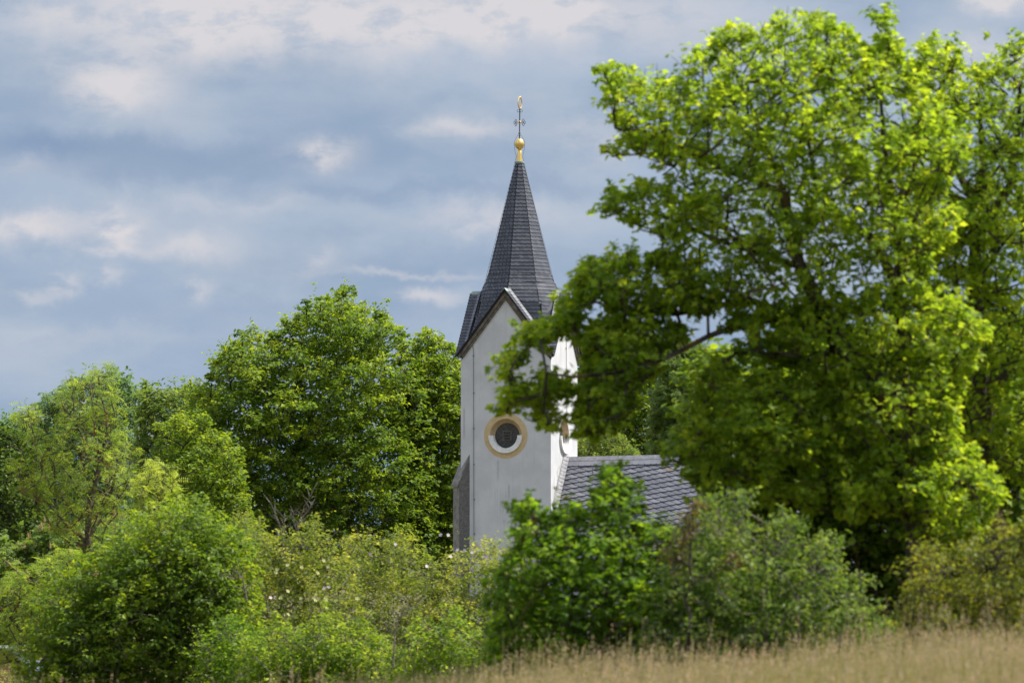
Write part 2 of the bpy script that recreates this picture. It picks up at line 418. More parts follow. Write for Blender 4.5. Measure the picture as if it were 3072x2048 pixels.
def build_hill():
    mb = MB(); rnd = random.Random(4)
    N = 80; M = 12; vs = []; fs = []
    for j in range(M):
        for i in range(N):
            x = -3600 + i*90; y = 3600 + j*150
            h = math.sin(math.pi*j/(M-1))**0.8 * (1 if i not in (0, N-1) else 0)
            prof = 92 + 16*math.sin(i*0.17+1.0) + 7*math.sin(i*0.55) + rnd.uniform(-2, 2)
            vs.append((x, y, -9 + h*prof))
    for j in range(M-1):
        for i in range(N-1): fs.append((j*N+i, j*N+i+1, (j+1)*N+i+1, (j+1)*N+i))
    mb.add(vs, fs)
    m = simple_noise('hazed_wooded_hill', (.07, .11, .15), (.10, .15, .19), 0.02, 1.0, 0.0, bstr=0)  # blue of the distant air painted into the hill colour
    tag(mb.build('hill', m, None, True), kind='structure')
build_hill()

# ------------------------------------------------------------------ the church
TH = R(17.1); TY = 250.0
CZ = -6.5
church = empty('church', (at(1558.5, HOR, TY).x, TY, CZ), -TH)
tag(church, 'white plastered church with slate spire, gabled tower and slate covered nave', 'church')
def zc(py, Y=247.6): return Zat(py, Y) - CZ
S2 = 2.5
Z_EAVE = zc(1081); Z_APEX = zc(897.6); Z_RIDGE = zc(866, 247.3)
Z_WIN = zc(1306)
SL = 1.30                                   # gable pitch (rise per metre)
PLASTER = plaster_mat()
RW = 0.68                                   # half opening of the round windows
def wall_with_hole(mb, hole):
    """front wall pentagon in (x,z), returns list of tris with the round hole"""
    bm = bmesh.new()
    outer = [(-S2, 0), (S2, 0), (S2, Z_EAVE), (0, Z_APEX+0.15), (-S2, Z_EAVE)]
    def loop(pts):
        vs = [bm.verts.new((x, 0, z)) for x, z in pts]
        return [bm.edges.new((vs[i], vs[(i+1) % len(vs)])) for i in range(len(vs))]
    e = loop(outer)
    if hole:
        n = 48
        e += loop([(0.90*math.cos(2*math.pi*k/n), Z_WIN+0.90*math.sin(2*math.pi*k/n)) for k in range(n)])
    bmesh.ops.triangle_fill(bm, use_beauty=True, edges=e)
    bm.verts.index_update()
    V_ = [v.co.copy() for v in bm.verts]; F_ = [[v.index for v in f.verts] for f in bm.faces]
    bm.free(); return V_, F_
mb = MB()
for k in range(4):
    Vw_, Fw_ = wall_with_hole(mb, k in (0, 1))
    M = Matrix.Rotation(k*math.pi/2, 4, 'Z')
    mb.add([M @ Vector((v.x, -S2, v.z)) for v in Vw_], Fw_)
mb.build('tower_wall', PLASTER, church)

def arc_pts(r, a0, a1, n): return [(r*math.cos(a0+(a1-a0)*i/n), r*math.sin(a0+(a1-a0)*i/n)) for i in range(n+1)]
def round_window(k):
    """built about its own origin, facing local -Y, then turned on to face k"""
    a = k*math.pi/2
    fr = MB()                                           # conical reveal + painted ring
    n = 48; vs = []; fs = []
    rings = [(1.21 if k == 0 else 0.93, -0.006), (0.90, -0.006), (0.88, 0.03), (RW, 0.30)]
    for r, y in rings:
        for i in range(n):
            t = 2*math.pi*i/n; vs.append((r*math.cos(t), y, r*math.sin(t)))
    for j in range(3):
        for i in range(n): fs.append((j*n+i, j*n+(i+1) % n, (j+1)*n+(i+1) % n, (j+1)*n+i))
    b = len(fr.v); fr.v += vs; fr.a += [.5]*len(vs)
    for q, f in enumerate(fs): fr.f.append([b+i for i in f]); fr.m.append((0 if k == 0 else 2) if q < n else (0 if k == 0 and q < 2*n else 1))
    o = fr.build('round_window', [BEIGE, REVEAL, PLASTER], church, True)
    for p in o.data.polygons: p.use_smooth = p.material_index == 1
    o.location = Matrix.Rotation(a, 3, 'Z') @ Vector((0, -S2, Z_WIN)); o.rotation_euler = (0, 0, a)
    sh = MB()                                           # boarded shutter disc, thick
    c = arc_pts(RW+0.02, 0, 2*math.pi, 40)[:-1]
    sh.prism([(x, 0.30, z) for x, z in c], (0, 0.06, 0))
    s = sh.build('shutter', SHUT, o)
    lv = MB()
    W, H = 0.44, 0.50
    lv.box((0, 0.285, 0), (W, 0.02, H), mi=1)
    for sx in (-1, 1): lv.box((sx*(W/2), 0.27, 0), (0.045, 0.07, H+0.05))
    for sz in (-1, 1): lv.box((0, 0.267, sz*(H/2)), (W-0.05, 0.07, 0.045))
    for i in range(5):
        lv.box((0, 0.262, -H/2+0.085+i*0.083), (W-0.05, 0.055, 0.030), Matrix.Rotation(R(-28), 3, 'X'))
    lv.build('louvre', [SLAT, DARK], s)
    sl_ = MB()                                          # thick white crescent sill below
    a0, a1, n = math.pi*1.00-0.02, math.pi*2.0+0.02, 30
    inn = arc_pts(0.67, a0, a1, n); out_ = arc_pts(0.93, a0, a1, n)
    vs = [(x, -0.10, z) for x, z in inn] + [(x, -0.13, z) for x, z in out_] + [(x, 0.24, z) for x, z in inn] + [(x, 0.24, z) for x, z in out_]
    m_ = n+1; fs = []
    for i in range(n):
        fs += [(i, i+1, m_+i+1, m_+i), (2*m_+i, 3*m_+i, 3*m_+i+1, 2*m_+i+1), (i, 2*m_+i, 2*m_+i+1, i+1), (m_+i, m_+i+1, 3*m_+i+1, 3*m_+i)]
    fs += [(0, m_, 3*m_, 2*m_), (n, 2*m_+n, 3*m_+n, m_+n)]
    sl_.add(vs, fs)
    sl_.build('sill', WHITE, o)
round_window(0); round_window(1)

# gable cornices (raked stone mouldings)
def slope_beam(mb, side, y0, y1, off0, off1, xr, mi=0):
    """raked beam along a gable edge between perpendicular offsets off0..off1 below the roof plane"""
    import math as m_
    c = 1/math.sqrt(1+SL*SL)
    nx, nz = side*SL*c, c
    def P(x, o, y): return (side*x - nx*o, y, Z_RIDGE - SL*x - nz*o)
    # mitre at the apex: the point with offset o on the axis
    def A(o, y): return (0, y, Z_RIDGE - o/c)
    poly = [A(off0, y0), P(xr, off0, y0), P(xr, off1, y0), A(off1, y0)]
    b = [A(off0, y1), P(xr, off0, y1), P(xr, off1, y1), A(off1, y1)]
    fs = [(0, 1, 2, 3), (7, 6, 5, 4), (0, 4, 5, 1), (1, 5, 6, 2), (2, 6, 7, 3), (3, 7, 4, 0)]
    mb.add(poly+b, fs, mi)
for k in range(4):
    mb = MB()
    for side in (-1, 1):
        slope_beam(mb, side, -S2-0.17, -S2+0.05, 0.075, 0.22, 2.70)
        slope_beam(mb, side, -S2-0.09, -S2+0.05, 0.223, 0.345, 2.62)
        for q in range(5):                               # joint shadows between the stones
            x = 0.45 + q*0.5
            c = 1/math.sqrt(1+SL*SL)
    o = mb.build('gable_cornice', STONE, church); o.rotation_euler = (0, 0, k*math.pi/2)

# slates -------------------------------------------------------------
SLATE_MID = [(-0.75, 1.22), (-.15, .4), (0.02, .05), (.14, 0), (.80, -.03), (.97, .02), (1.04, .14), (.93, .42), (.66, .80), (.36, 1.22)]
SLATE_LEAN = [(-1.10, 1.22), (-.35, .5), (0, .05), (.12, 0), (.80, -.03), (.97, .02), (1.03, .12), (.93, .32), (.58, .62), (.16, .95), (-.10, 1.22)]
SLATE_POLY = [(-0.55, 1.25), (-0.10, 0.35), (0.02, 0.06), (0.14, 0.0), (0.78, -0.03), (0.98, 0.03), (1.06, 0.16), (0.98, 0.45), (0.62, 1.25)]
def put_slate(mb, top, N_, thick, rim, tn, flip=False):
    """one slate: flat face, rim sloping down all round, painted dark as its shadow line, thin edge"""
    c = sum(top, Vector())/len(top)
    inner = []
    for p in top:
        d = c-p; L = d.length
        inner.append(p + d*min(.4, rim/max(L, 1e-6)) )
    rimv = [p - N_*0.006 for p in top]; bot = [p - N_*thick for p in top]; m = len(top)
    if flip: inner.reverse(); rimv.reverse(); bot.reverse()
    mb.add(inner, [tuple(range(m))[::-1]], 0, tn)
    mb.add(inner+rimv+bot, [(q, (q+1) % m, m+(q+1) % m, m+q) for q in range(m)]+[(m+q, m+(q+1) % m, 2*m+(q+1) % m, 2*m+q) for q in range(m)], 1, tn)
def slates(mb, O, U_, V_, N_, vmax, lim, e, wd, rnd, lift=0.022, thick=0.014, flip=False, shape=None):
    O, U_, V_, N_ = Vector(O), Vector(U_), Vector(V_), Vector(N_)
    nr = int(vmax/e)+1
    for j in range(nr):
        v0 = j*e
        if v0 > vmax-0.02: break
        u0, u1 = lim(v0+0.4*e)
        if u1-u0 < 0.03: continue
        n = max(1, round((u1-u0)/wd)); wi = (u1-u0)/n
        for i in range(n):
            ub = u0+i*wi; du = rnd.uniform(-.03, .03)*wi; dv = rnd.uniform(-.03, .03)*e; dh = rnd.uniform(0, .004)
            top = []
            for (a, b) in (shape or SLATE_POLY):
                if flip: a = 1-a
                v = min(v0+b*e+dv, vmax); u = ub+a*wi+du
                l0, l1 = lim(max(0, v)); u = min(max(u, l0-0.012), l1+0.012)
                aa = (1-a) if flip else a
                h = lift*(1.25-b)/1.25 + 0.008*aa + 0.006 + dh
                top.append(O + U_*u + V_*v + N_*h)
            put_slate(mb, top, N_, thick, 0.016, rnd.random(), flip)

rnd = random.Random(11)
# spire
Z860 = zc(860, TY); ZT = zc(489, TY)
def RS(z): return max(0.0, 1.93 - (z - Z860)*0.2575) + 0.20*max(0, (Z860+0.5-z)/2.5)**2
ZB = 13.2 - CZ
Z_FL = Z860 + 0.4
spire = MB(); backs = MB()
zs = [ZB, ZB+0.9, Z_RIDGE-0.6, Z_RIDGE, Z_RIDGE+0.42, Z_RIDGE+0.9, ZT]
for k in range(8):
    a0 = k*math.pi/4; a1 = a0+math.pi/4
    d0 = Vector((math.cos(a0), math.sin(a0), 0)); d1 = Vector((math.cos(a1), math.sin(a1), 0))
    for q in range(len(zs)-1):
        za, zb = zs[q], zs[q+1]
        r_ = lambda z, kk: min(RS(z) + 0.15*max(0, min(1, (Z_RIDGE+0.9-z)/0.9))**2, 2.32) if kk % 2 == 0 else RS(z)
        A0, A1, B0, B1 = d0*r_(za, k)+Vector((0,0,za)), d1*r_(za, k+1)+Vector((0,0,za)), d0*r_(zb, k)+Vector((0,0,zb)), d1*r_(zb, k+1)+Vector((0,0,zb))
        spire.add([A0, A1, B1, B0], [(0, 1, 2, 3)], 0)
        U_ = (A1-A0).normalized(); mid0 = (A0+A1)/2; mid1 = (B0+B1)/2
        V_ = (mid1-mid0).normalized(); N_ = U_.cross(V_).normalized()
        h = (mid1-mid0).length; hw0 = (A1-A0).length/2; hw1 = (B1-B0).length/2
        lim = lambda v, hw0=hw0, hw1=hw1, h=h: (-(hw0+(hw1-hw0)*min(v/h, 1)), hw0+(hw1-hw0)*min(v/h, 1))
        slates(spire, mid0, U_, V_, N_, h, lim, 0.205, 0.24, rnd, shape=SLATE_MID)
spire.build('spire', [SLATE, SLATE_EDGE_SHADE], church)
# gable roofs over the four sides
roof = MB()
LR = 2.76; XE = 2.74
for k in range(4):
    M = Matrix.Rotation(k*math.pi/2, 4, 'Z')
    for side in (-1, 1):
        c = 1/math.sqrt(1+SL*SL); L = XE/c
        P0 = Vector((side*XE, -LR, Z_RIDGE-SL*XE)); 
        V_ = Vector((-side*c, 0, SL*c)); N_ = Vector((side*SL*c, 0, c)); U_ = V_.cross(N_)
        if U_.y > 0: pass
        # run slates from the verge (y=-LR) inwards to the middle of the tower
        U_ = Vector((0, 1, 0)); 
        body = [P0, P0+U_*(LR-XE), P0+U_*LR+V_*L, P0+V_*L]
        dn = N_*-0.06
        roof.add([M @ p for p in body], [(0, 1, 2, 3)], 0)
        roof.add([M @ p for p in (P0, P0+V_*L, P0+V_*L+dn, P0+dn)], [(0, 1, 2, 3)], 1)
        roof.add([M @ p for p in (P0+dn, P0+dn+U_*0.02, P0+dn+U_*LR*.9+V_*L, P0+dn+V_*L)], [(0, 1, 2, 3)], 1)
        # only the part outside the valley (y < -x) is ever seen
        def lim(v, c=c, L=L):
            x = XE - v*c
            return (0.0, max(0.04, LR - x + 0.03))
        M3 = M.to_3x3()
        slates(roof, M @ P0, M3 @ U_, M3 @ V_, M3 @ N_, L-0.03, lim, 0.205, 0.25, rnd, flip=(side > 0))
roof.build('gable_roof', [SLATE, SLATE_EDGE_SHADE], church)
for k in range(4):
    mb = MB()
    c = 1/math.sqrt(1+SL*SL)
    for side in (-1, 1):
        p = [(0, -LR-0.01, Z_RIDGE+0.055), (side*0.14, -LR-0.01, Z_RIDGE+0.055-SL*0.14), (side*0.14, -1.7, Z_RIDGE+0.055-SL*0.14), (0, -1.7, Z_RIDGE+0.055)]
        mb.add(p+[(x, y, z-0.02) for x, y, z in p], [(0, 1, 2, 3), (4, 7, 6, 5), (0, 4, 5, 1), (1, 5, 6, 2)])
    o = mb.build('ridge_cap', COPPER, church); o.rotation_euler = (0, 0, k*math.pi/2)
# curved slate valleys between spire and gables
def valley(k, side):
    # ridge point and corner point in the frame of the -Y gable
    z0 = Z_RIDGE; A = Vector((0, -RS(z0)-0.12, z0))
    lo, hi = 12.0-CZ, Z_RIDGE
    for _ in range(50):
        z = (lo+hi)/2; d = RS(z); x = d/math.sqrt(2)
        if Z_RIDGE - SL*x > z: lo = z
        else: hi = z
    B = Vector((side*x, -x, z)); D = (B-A); L = D.length; D.normalize()
    Ng = Vector((side*SL, 0, 1)).normalized()
    am = -math.pi/2 + side*math.pi/8
    Ns = Vector((math.cos(am), math.sin(am), 0.2575*0.93)).normalized()
    tg = Ng.cross(D).normalized(); ts = Ns.cross(D).normalized()
    if tg.y > 0: tg = -tg
    if ts.z < 0: ts = -ts
    mb = MB(); n = int(L/0.2); wv = 0.14
    for i in range(n):
        t0 = L*i/n; t1 = L*(i+1.15)/n
        tp = 0.02 + 0.8*min(1, 1.0)
        def prof(t, hh):
            P = A + D*t; k2 = 1.0
            return [P + tg*wv + Ng*(0.035+hh), P + tg*wv*0.5 + Ng*(0.05+hh) + Ns*0.02, P + (Ng+Ns)*0.055 + (Ng)*hh,
                    P + ts*wv*0.5 + Ns*(0.05+hh) + Ng*0.02, P + ts*wv + Ns*(0.035+hh)]
        a = prof(t0, 0.0); b = prof(min(t1, L), 0.022)
        mb.add(a+b, [(q, q+1, 6+q, 5+q) for q in range(4)], 0, rnd.random())
        low = [p - (Ng+Ns)*0.012 for p in b]
        mb.add(b+low, [(q, q+1, 6+q, 5+q) for q in range(4)], 1)
    o = mb.build('valley', [VALLEY, SLATE_EDGE_SHADE], church); o.rotation_euler = (0, 0, k*math.pi/2)
for k in range(4):
    for side in (-1, 1): valley(k, side)

# finial: copper collar, gilded cone and ball, iron cross with a gilded ring
px_m = 56.0
def zf(py): return zc(py, TY)
fin = MB(); fin.lathe([(0.225, zf(493)), (0.225, zf(490)), (0.26, zf(489.5)), (0.26, zf(485)), (0.20, zf(484.5))], n=20)
collar = fin.build('finial_collar', COPPER, church, False)
mb = MB(); mb.lathe([(0.185, zf(488)), (0.175, zf(484)), (0.135, zf(462)), (0.095, zf(446))], n=24); mb.build('finial_cone', GOLD, church, True)
mb = MB(); rb, hb = 0.262, 0.295; zc0 = zf(432)
prof = []
for i in range(25):
    t = -math.pi/2 + math.pi*i/24; rr = rb*math.cos(t); zz = hb*math.sin(t)
    if abs(zz+0.0) < 0.045 and abs(zz) > 0.015: rr += 0.008
    prof.append((max(rr, 0.004), zz))
mb.lathe(prof, (0, 0, zc0), 32)
mb.build('finial_ball', GOLD, church, True)
cross = MB()
cx = lambda z: (z-zf(415))*0.012
def cr(x, z, y=0): return (x + cx(z), y, z)
cross.tube([cr(0, zf(418)), cr(0, zf(370)), cr(0, zf(325))], 0.030, 8)
for z_, r_ in ((zf(407), .055), (zf(400), .065), (zf(398), .05)): cross.lathe([(0.03, -0.05), (r_, 0), (0.03, 0.05)], (cx(z_), 0, z_), 10)
zc1 = zf(368)
for s_ in (-1, 1):
    cross.tube([cr(0, zc1+.02), cr(s_*.17, zc1+.02)], .012, 5); cross.tube([cr(0, zc1-.03), cr(s_*.17, zc1-.03)], .012, 5)
    for (ox, oz, rr) in ((.21, .10, .065), (.21, -.10, .065), (.28, 0, .06)):
        cross.tube([cr(s_*ox+rr*.7*math.cos(t), zc1+oz+rr*1.3*math.sin(t)) for t in [i*2*math.pi/10 for i in range(11)]], .014, 5)
    zt = zf(333)
    cross.tube([cr(s_*.085+.07*math.cos(t), zt+.07*math.sin(t)) for t in [i*2*math.pi/10 for i in range(11)]], .012, 5)
cross.build('finial_cross', IRON, church)
mb = MB()
for t in range(8):
    a = t*math.pi/4+.4; mb.tube([cr(.04*math.cos(a), zc1+.04*math.sin(a), -.03), cr(.10*math.cos(a), zc1+.10*math.sin(a), -.03)], .020, 6)
mb.build('gilded_rosette', GOLD, church)
ring = MB(); zr = zf(309)
vv = []
for i in range(29):
    t = i*2*math.pi/28; vv.append(Vector((0.30*math.cos(t), 0, 0.30*math.sin(t))))
Mr = Matrix.Rotation(R(70+17), 3, 'Z')
ring.tube([Mr @ v + Vector((cx(zr), 0, zr)) for v in vv], 0.030, 6)
ring.tube([Vector((cx(zr), 0, zr-0.30)), Vector((cx(zr), 0, zr+0.30))], 0.014, 5)
ring.lathe([(0.02, -0.06), (0.06, 0), (0.02, 0.06)], (cx(zr)+0.01, 0, zr+0.30), 10)
ring.build('gilded_ring', GOLD, church)
for s_ in (-1, 1):
    mb = MB()
    pts = [(s_*.05, zf(402)), (s_*.20, zf(416)), (s_*.29, zf(428)), (s_*.26, zf(448)), (s_*.17, zf(470)), (s_*.25, zf(487)), (s_*.42, zf(530)), (s_*1.93, zf(862))]
    dirv = Vector((math.cos(TH), math.sin(TH), 0))
    mb.tube([dirv*x + Vector((0, 0, z)) + Vector((math.sin(-TH), -math.cos(TH), 0))*(-0.0) for x, z in pts], 0.008, 5)
    mb.build('conductor_wire', WIRE, church)

# lightning conductor down the front and the side
def conductor(name, a, x, ztop, zs, z0=0.3):
    mb = MB(); M = Matrix.Rotation(a, 3, 'Z')
    mb.tube([M @ Vector((x-0.28, -S2-0.22, ztop+0.35)), M @ Vector((x-0.20, -S2-0.20, ztop+0.16)), M @ Vector((x-0.06, -S2-0.07, ztop-0.10)), M @ Vector((x, -S2-0.05, ztop-0.4)),
             M @ Vector((x+0.03, -S2-0.05, (ztop+z0)/2)), M @ Vector((x+0.08, -S2-0.05, z0))], 0.012, 6)
    o = mb.build(name, WIRE, church)
    for z in zs:
        c = MB(); c.box(M @ Vector((x+0.0+0.03*(ztop-z)/6, -S2-0.03, z)), (0.06, 0.07, 0.045), M); c.build('clamp', IRON, o)
FX = lambda px: (px-1517.5)/(56.5*math.cos(TH))
conductor('lightning_conductor', 0, FX(1421), zc(1024), [zc(p) for p in (1066, 1178, 1284, 1392, 1497, 1600)])
conductor('lightning_conductor', math.pi/2, 0.25, zc(930, 248), [zc(p) for p in (1040, 1150)], Z_WIN+1.25)

# diagonal buttress at the near left corner
mb = MB(); hb_, Lb = 0.35, 0.28
e1 = Vector((-1, -1, 0)).normalized(); e2 = Vector((1, -1, 0)).normalized()   # out, and along the end face
C0 = Vector((-S2, -S2, 0))
z_in, z_out = zc(1366), zc(1449)
def bp(o, s, z): return C0 + e1*o + e2*s + Vector((0, 0, z))
ins = -hb_-0.02
v = [bp(ins, -hb_, 0), bp(ins, hb_, 0), bp(Lb, hb_, 0), bp(Lb, -hb_, 0), bp(ins, -hb_, z_in), bp(ins, hb_, z_in), bp(Lb, hb_, z_out-.02), bp(Lb, -hb_, z_out-.02)]
mb.add(v, [(3, 2, 1, 0), (0, 1, 5, 4), (3, 0, 4, 7), (4, 5, 6, 7)], 1)
mb.add(v, [(1, 2, 6, 5)], 0); mb.add(v, [(2, 3, 7, 6)], 1)
bt = mb.build('buttress', [RUBBLE, ASHLAR], church)
mb = MB(); d = 0.05
sl_b = (z_out-z_in)/(Lb-ins)
def cpz(o): return z_in + sl_b*(o-ins)
v = [bp(ins, -hb_-d, cpz(ins)+.01), bp(ins, hb_+0.0, cpz(ins)+.01), bp(Lb+.09, hb_+0.0, cpz(Lb+.09)+.01), bp(Lb+.09, -hb_-d, cpz(Lb+.09)+.01)]
v2 = [p+Vector((0, 0, 0.13)) for p in v]
mb.add(v+v2, [(0, 3, 2, 1), (4, 5, 6, 7), (0, 1, 5, 4), (1, 2, 6, 5), (2, 3, 7, 6), (3, 0, 4, 7)])
mb.build('coping', ASHLAR, bt)

# nave
NL = 24.0; HWN = 7.6; ZNR = zc(1379, 250); YN = 0.1; SLN = 1.28
cN = 1/math.sqrt(1+SLN*SLN); LN = HWN/cN; ze = ZNR - SLN*HWN
mb = MB()
prof = [(S2+.004, YN-HWN+.45, 0), (S2+.004, YN-HWN+.45, ze+.35), (S2+.004, YN, ZNR-.25), (S2+.004, YN+HWN-.45, ze+.35), (S2+.004, YN+HWN-.45, 0)]
mb.prism(prof, (NL, 0, 0)); mb.build('nave_wall', PLASTER, church)
nr = MB()
for side in (-1, 1):
    P0 = Vector((S2+.004, YN+side*HWN, ze)); V_ = Vector((0, -side*cN, SLN*cN)); N_ = Vector((0, side*SLN*cN, cN)); U_ = Vector((1, 0, 0))
    a = [P0, P0+U_*(NL+.4), P0+U_*(NL+.4)+V_*LN, P0+V_*LN]
    b = [p - N_*0.12 for p in a]
    nr.add(a+b, [(0, 1, 2, 3), (7, 6, 5, 4), (0, 4, 5, 1), (1, 5, 6, 2), (2, 6, 7, 3), (3, 7, 4, 0)], 0)
    # rows of slates that climb to the right, laid in a turned grid and kept inside the slope
    if side < 0:
        ang = R(11.0); cu, su = math.cos(ang), math.sin(ang)
        e, wd = 0.335, 0.40
        for j in range(-16, int(LN/e)+2):
            for i in range(-2, int(NL/wd)+14):
                gx, gy = i*wd + (j % 2)*0.02 + rnd.uniform(-.01, .01), j*e + rnd.uniform(-.008, .008)
                u = gx*cu - gy*su + 0.3; vv_ = gx*su + gy*cu
                if u < -0.1 or u > NL+.2 or vv_ < -0.25 or vv_ > LN-0.22: continue
                top = []; dh = rnd.uniform(0, .008)
                for (a_, b_) in SLATE_LEAN:
                    x_, y_ = gx+a_*wd, gy+b_*e
                    uu, v2_ = x_*cu-y_*su+0.3, x_*su+y_*cu
                    uu = min(max(uu, 0.02), NL+.42); v2_ = min(max(v2_, -.06), LN-0.05)
                    top.append(P0+U_*uu+V_*v2_+N_*(0.020*(1.25-b_)/1.25+0.014*a_+0.022+dh))
                put_slate(nr, top, N_, 0.016, 0.042, rnd.random())
        # course of upright slates along the ridge
        for i in range(int(NL/.33)):
            u = .2+i*.33; p = []
            for (a_, b_) in [(0, 1.0), (-.05, .4), (.1, 0), (.9, -.03), (1.06, .1), (1.0, .5), (.85, 1.0)]:
                p.append(P0+U_*(u+a_*.33)+V_*(LN-0.50+b_*.47)+N_*(0.075-0.02*b_+.01*a_))
            m = len(p); bot = [q-N_*0.03 for q in p]
            nr.add(p, [tuple(range(m))[::-1]], 0, .6+.35*rnd.random()); nr.add(p+bot, [(q, (q+1) % m, m+(q+1) % m, m+q) for q in range(m)], 1)
    else:
        slates(nr, P0, U_, V_, N_, LN-.05, lambda v: (0.02, NL+.4), 0.285, 0.33, rnd)
nro = nr.build('nave_roof', [SLATE_N, SLATE_EDGE_SHADE], church)
for v in nro.data.vertices: v.co.z += 0.016*(v.co.x-S2)
mb = MB()
for side in (-1, 1):
    p = [(S2+.01, YN, ZNR+.15), (S2+.01, YN+side*.16, ZNR+.13-SLN*.16), (S2+NL+.4, YN+side*.16, ZNR+.13-SLN*.16), (S2+NL+.4, YN, ZNR+.15)]
    mb.add(p+[(x, y, z-.03) for x, y, z in p], [(0, 1, 2, 3), (4, 7, 6, 5), (1, 5, 6, 2), (0, 4, 5, 1), (2, 6, 7, 3)])
o = mb.build('ridge_sheet', LEAD, nro)
for v in o.data.vertices: v.co.z += 0.016*(v.co.x-S2)
# pale curved flashing against the tower
mb = MB(); n = 14; Ls = 3.4
for i in range(n):
    t0 = i*Ls/n; t1 = (i+1.0)*Ls/n
    V_ = Vector((0, -cN, -SLN*cN)); P = Vector((S2, YN, ZNR+.04)); N_ = Vector((0, -SLN*cN, cN))
    def pr(t, h): 
        q = P+V_*t
        return [q+Vector((.008, 0, 0))+N_*(.34+h), q+Vector((.05, 0, 0))+N_*(.22+h), q+Vector((.14, 0, 0))+N_*(.13+h), q+Vector((.27, 0, 0))+N_*(.085+h)]
    a = pr(t0, 0); b = pr(t1, .015)
    mb.add(a+b, [(q, q+1, 5+q, 4+q) for q in range(3)], 0); lo_ = [p-N_*.03 for p in b]
    mb.add(b+lo_, [(q, q+1, 5+q, 4+q) for q in range(3)], 1)
mb.build('wall_flashing', [FLASH, SLATE_EDGE_SHADE], church)
for (u, v_) in ((1.75, LN-.95), (7.1, LN-2.9)):
    mb = MB(); P0 = Vector((S2, YN-HWN, ze)); V_ = Vector((0, cN, SLN*cN)); N_ = Vector((0, -SLN*cN, cN)); b = P0+Vector((u, 0, 0))+V_*v_
    mb.tube([b, b+N_*.20, b+N_*.24+V_*.22], .022, 6); mb.tube([b+N_*.02, b+N_*.02-V_*.25], .02, 6)
    mb.build('roof_hook', IRON, nro)

# ------------------------------------------------------------------ trees
def poly_dist(P, poly):
    """signed distance (>0 inside) of points P (n,2) to a polygon, in px"""
    poly = np.asarray(poly, float); A = poly; B = np.roll(poly, -1, 0)
    d = np.full(len(P), 1e9); ins = np.zeros(len(P), bool)
    for a, b in zip(A, B):
        ab = b-a; t = np.clip(((P-a)@ab)/max(ab@ab, 1e-9), 0, 1)
        d = np.minimum(d, np.linalg.norm(P-(a+t[:, None]*ab), axis=1))
        c = ((a[1] > P[:, 1]) != (b[1] > P[:, 1]))
        with np.errstate(divide='ignore', invalid='ignore'):
            xi = (b[0]-a[0])*(P[:, 1]-a[1])/(b[1]-a[1]+1e-12)+a[0]
        ins ^= c & (P[:, 0] < xi)
    return np.where(ins, d, -d)
def at_np(px, py, Y):
    u = (px-1536)/F; v = (1024-py)/F
    y = math.cos(PITCH)-v*math.sin(PITCH); z = math.sin(PITCH)+v*math.cos(PITCH); k = Y/y
    return np.stack([CAM.x+u*k, Y+0*u, CAM.z+z*k], -1)

def kite(w=.6, b=.12): return ([(0,0,0),(w/2,.45,b),(0,1,0),(-w/2,.45,b)], [(0,1,2),(0,2,3)])
def oval(w=.62, b=.10, d=-.10): return ([(0,0,0),(w*.42,.25,b*.8),(w*.5,.6,b),(0,1,d),(-w*.5,.6,b),(-w*.42,.25,b*.8)], [(0,1,2,3),(0,3,4,5)])
def lobed(w=1.0, b=.08, d=-.12):
    h = [(0,0,0),(.32,.02,b*.5),(.20,.26,b*.4),(.52,.42,b),(.26,.60,b*.6),(0,1,d)]
    r = [(x*w,y,z) for x,y,z in h]; l = [(-x*w,y,z) for x,y,z in h[1:-1]]
    v = r+l
    return v, [(0,1,2,5),(2,3,4,5),(5,7,6,0),(5,9,8,7)]
def frond(n=5, lw=.16, ll=.30):
    v = []; f = []
    for i in range(n):
        y = .12+.80*i/(n-1); z = -.22*(y**2); L = ll*(1-.45*abs(y-.5))
        for s in (-1, 1):
            b = len(v); v += [(0,y,z),(s*L*.5,y+.02,z+.03),(s*L,y+.10,z-.03),(s*L*.45,y+lw*.75,z+.03)]
            f.append((b,b+1,b+2,b+3) if s > 0 else (b+3,b+2,b+1,b))
    b = len(v); v += [(-.05,.9,-.2),(0,1.15,-.32),(.05,.9,-.2)]; f.append((b,b+2,b+1))
    return v, f
def palmate(n=5):
    v = []; f = []
    for i in range(n):
        a = R(-78+156*i/(n-1)); L = 1-.25*abs(i-(n-1)/2)/2; s, c = math.sin(a), math.cos(a)
        b = len(v); P = [(0,0,0),(.13,.55*L,-.02),(0,L,-.30),(-.13,.55*L,-.02)]
        v += [(x*c+y*s, -x*s+y*c, z) for x, y, z in P]; f.append((b,b+1,b+2,b+3))
    return v, f
SH = {'kite': kite(), 'kitew': kite(.85,.15), 'oval': oval(), 'lobed': lobed(), 'frond': frond(), 'palm': palmate(), 'round': oval(.85,.12,-.06)}

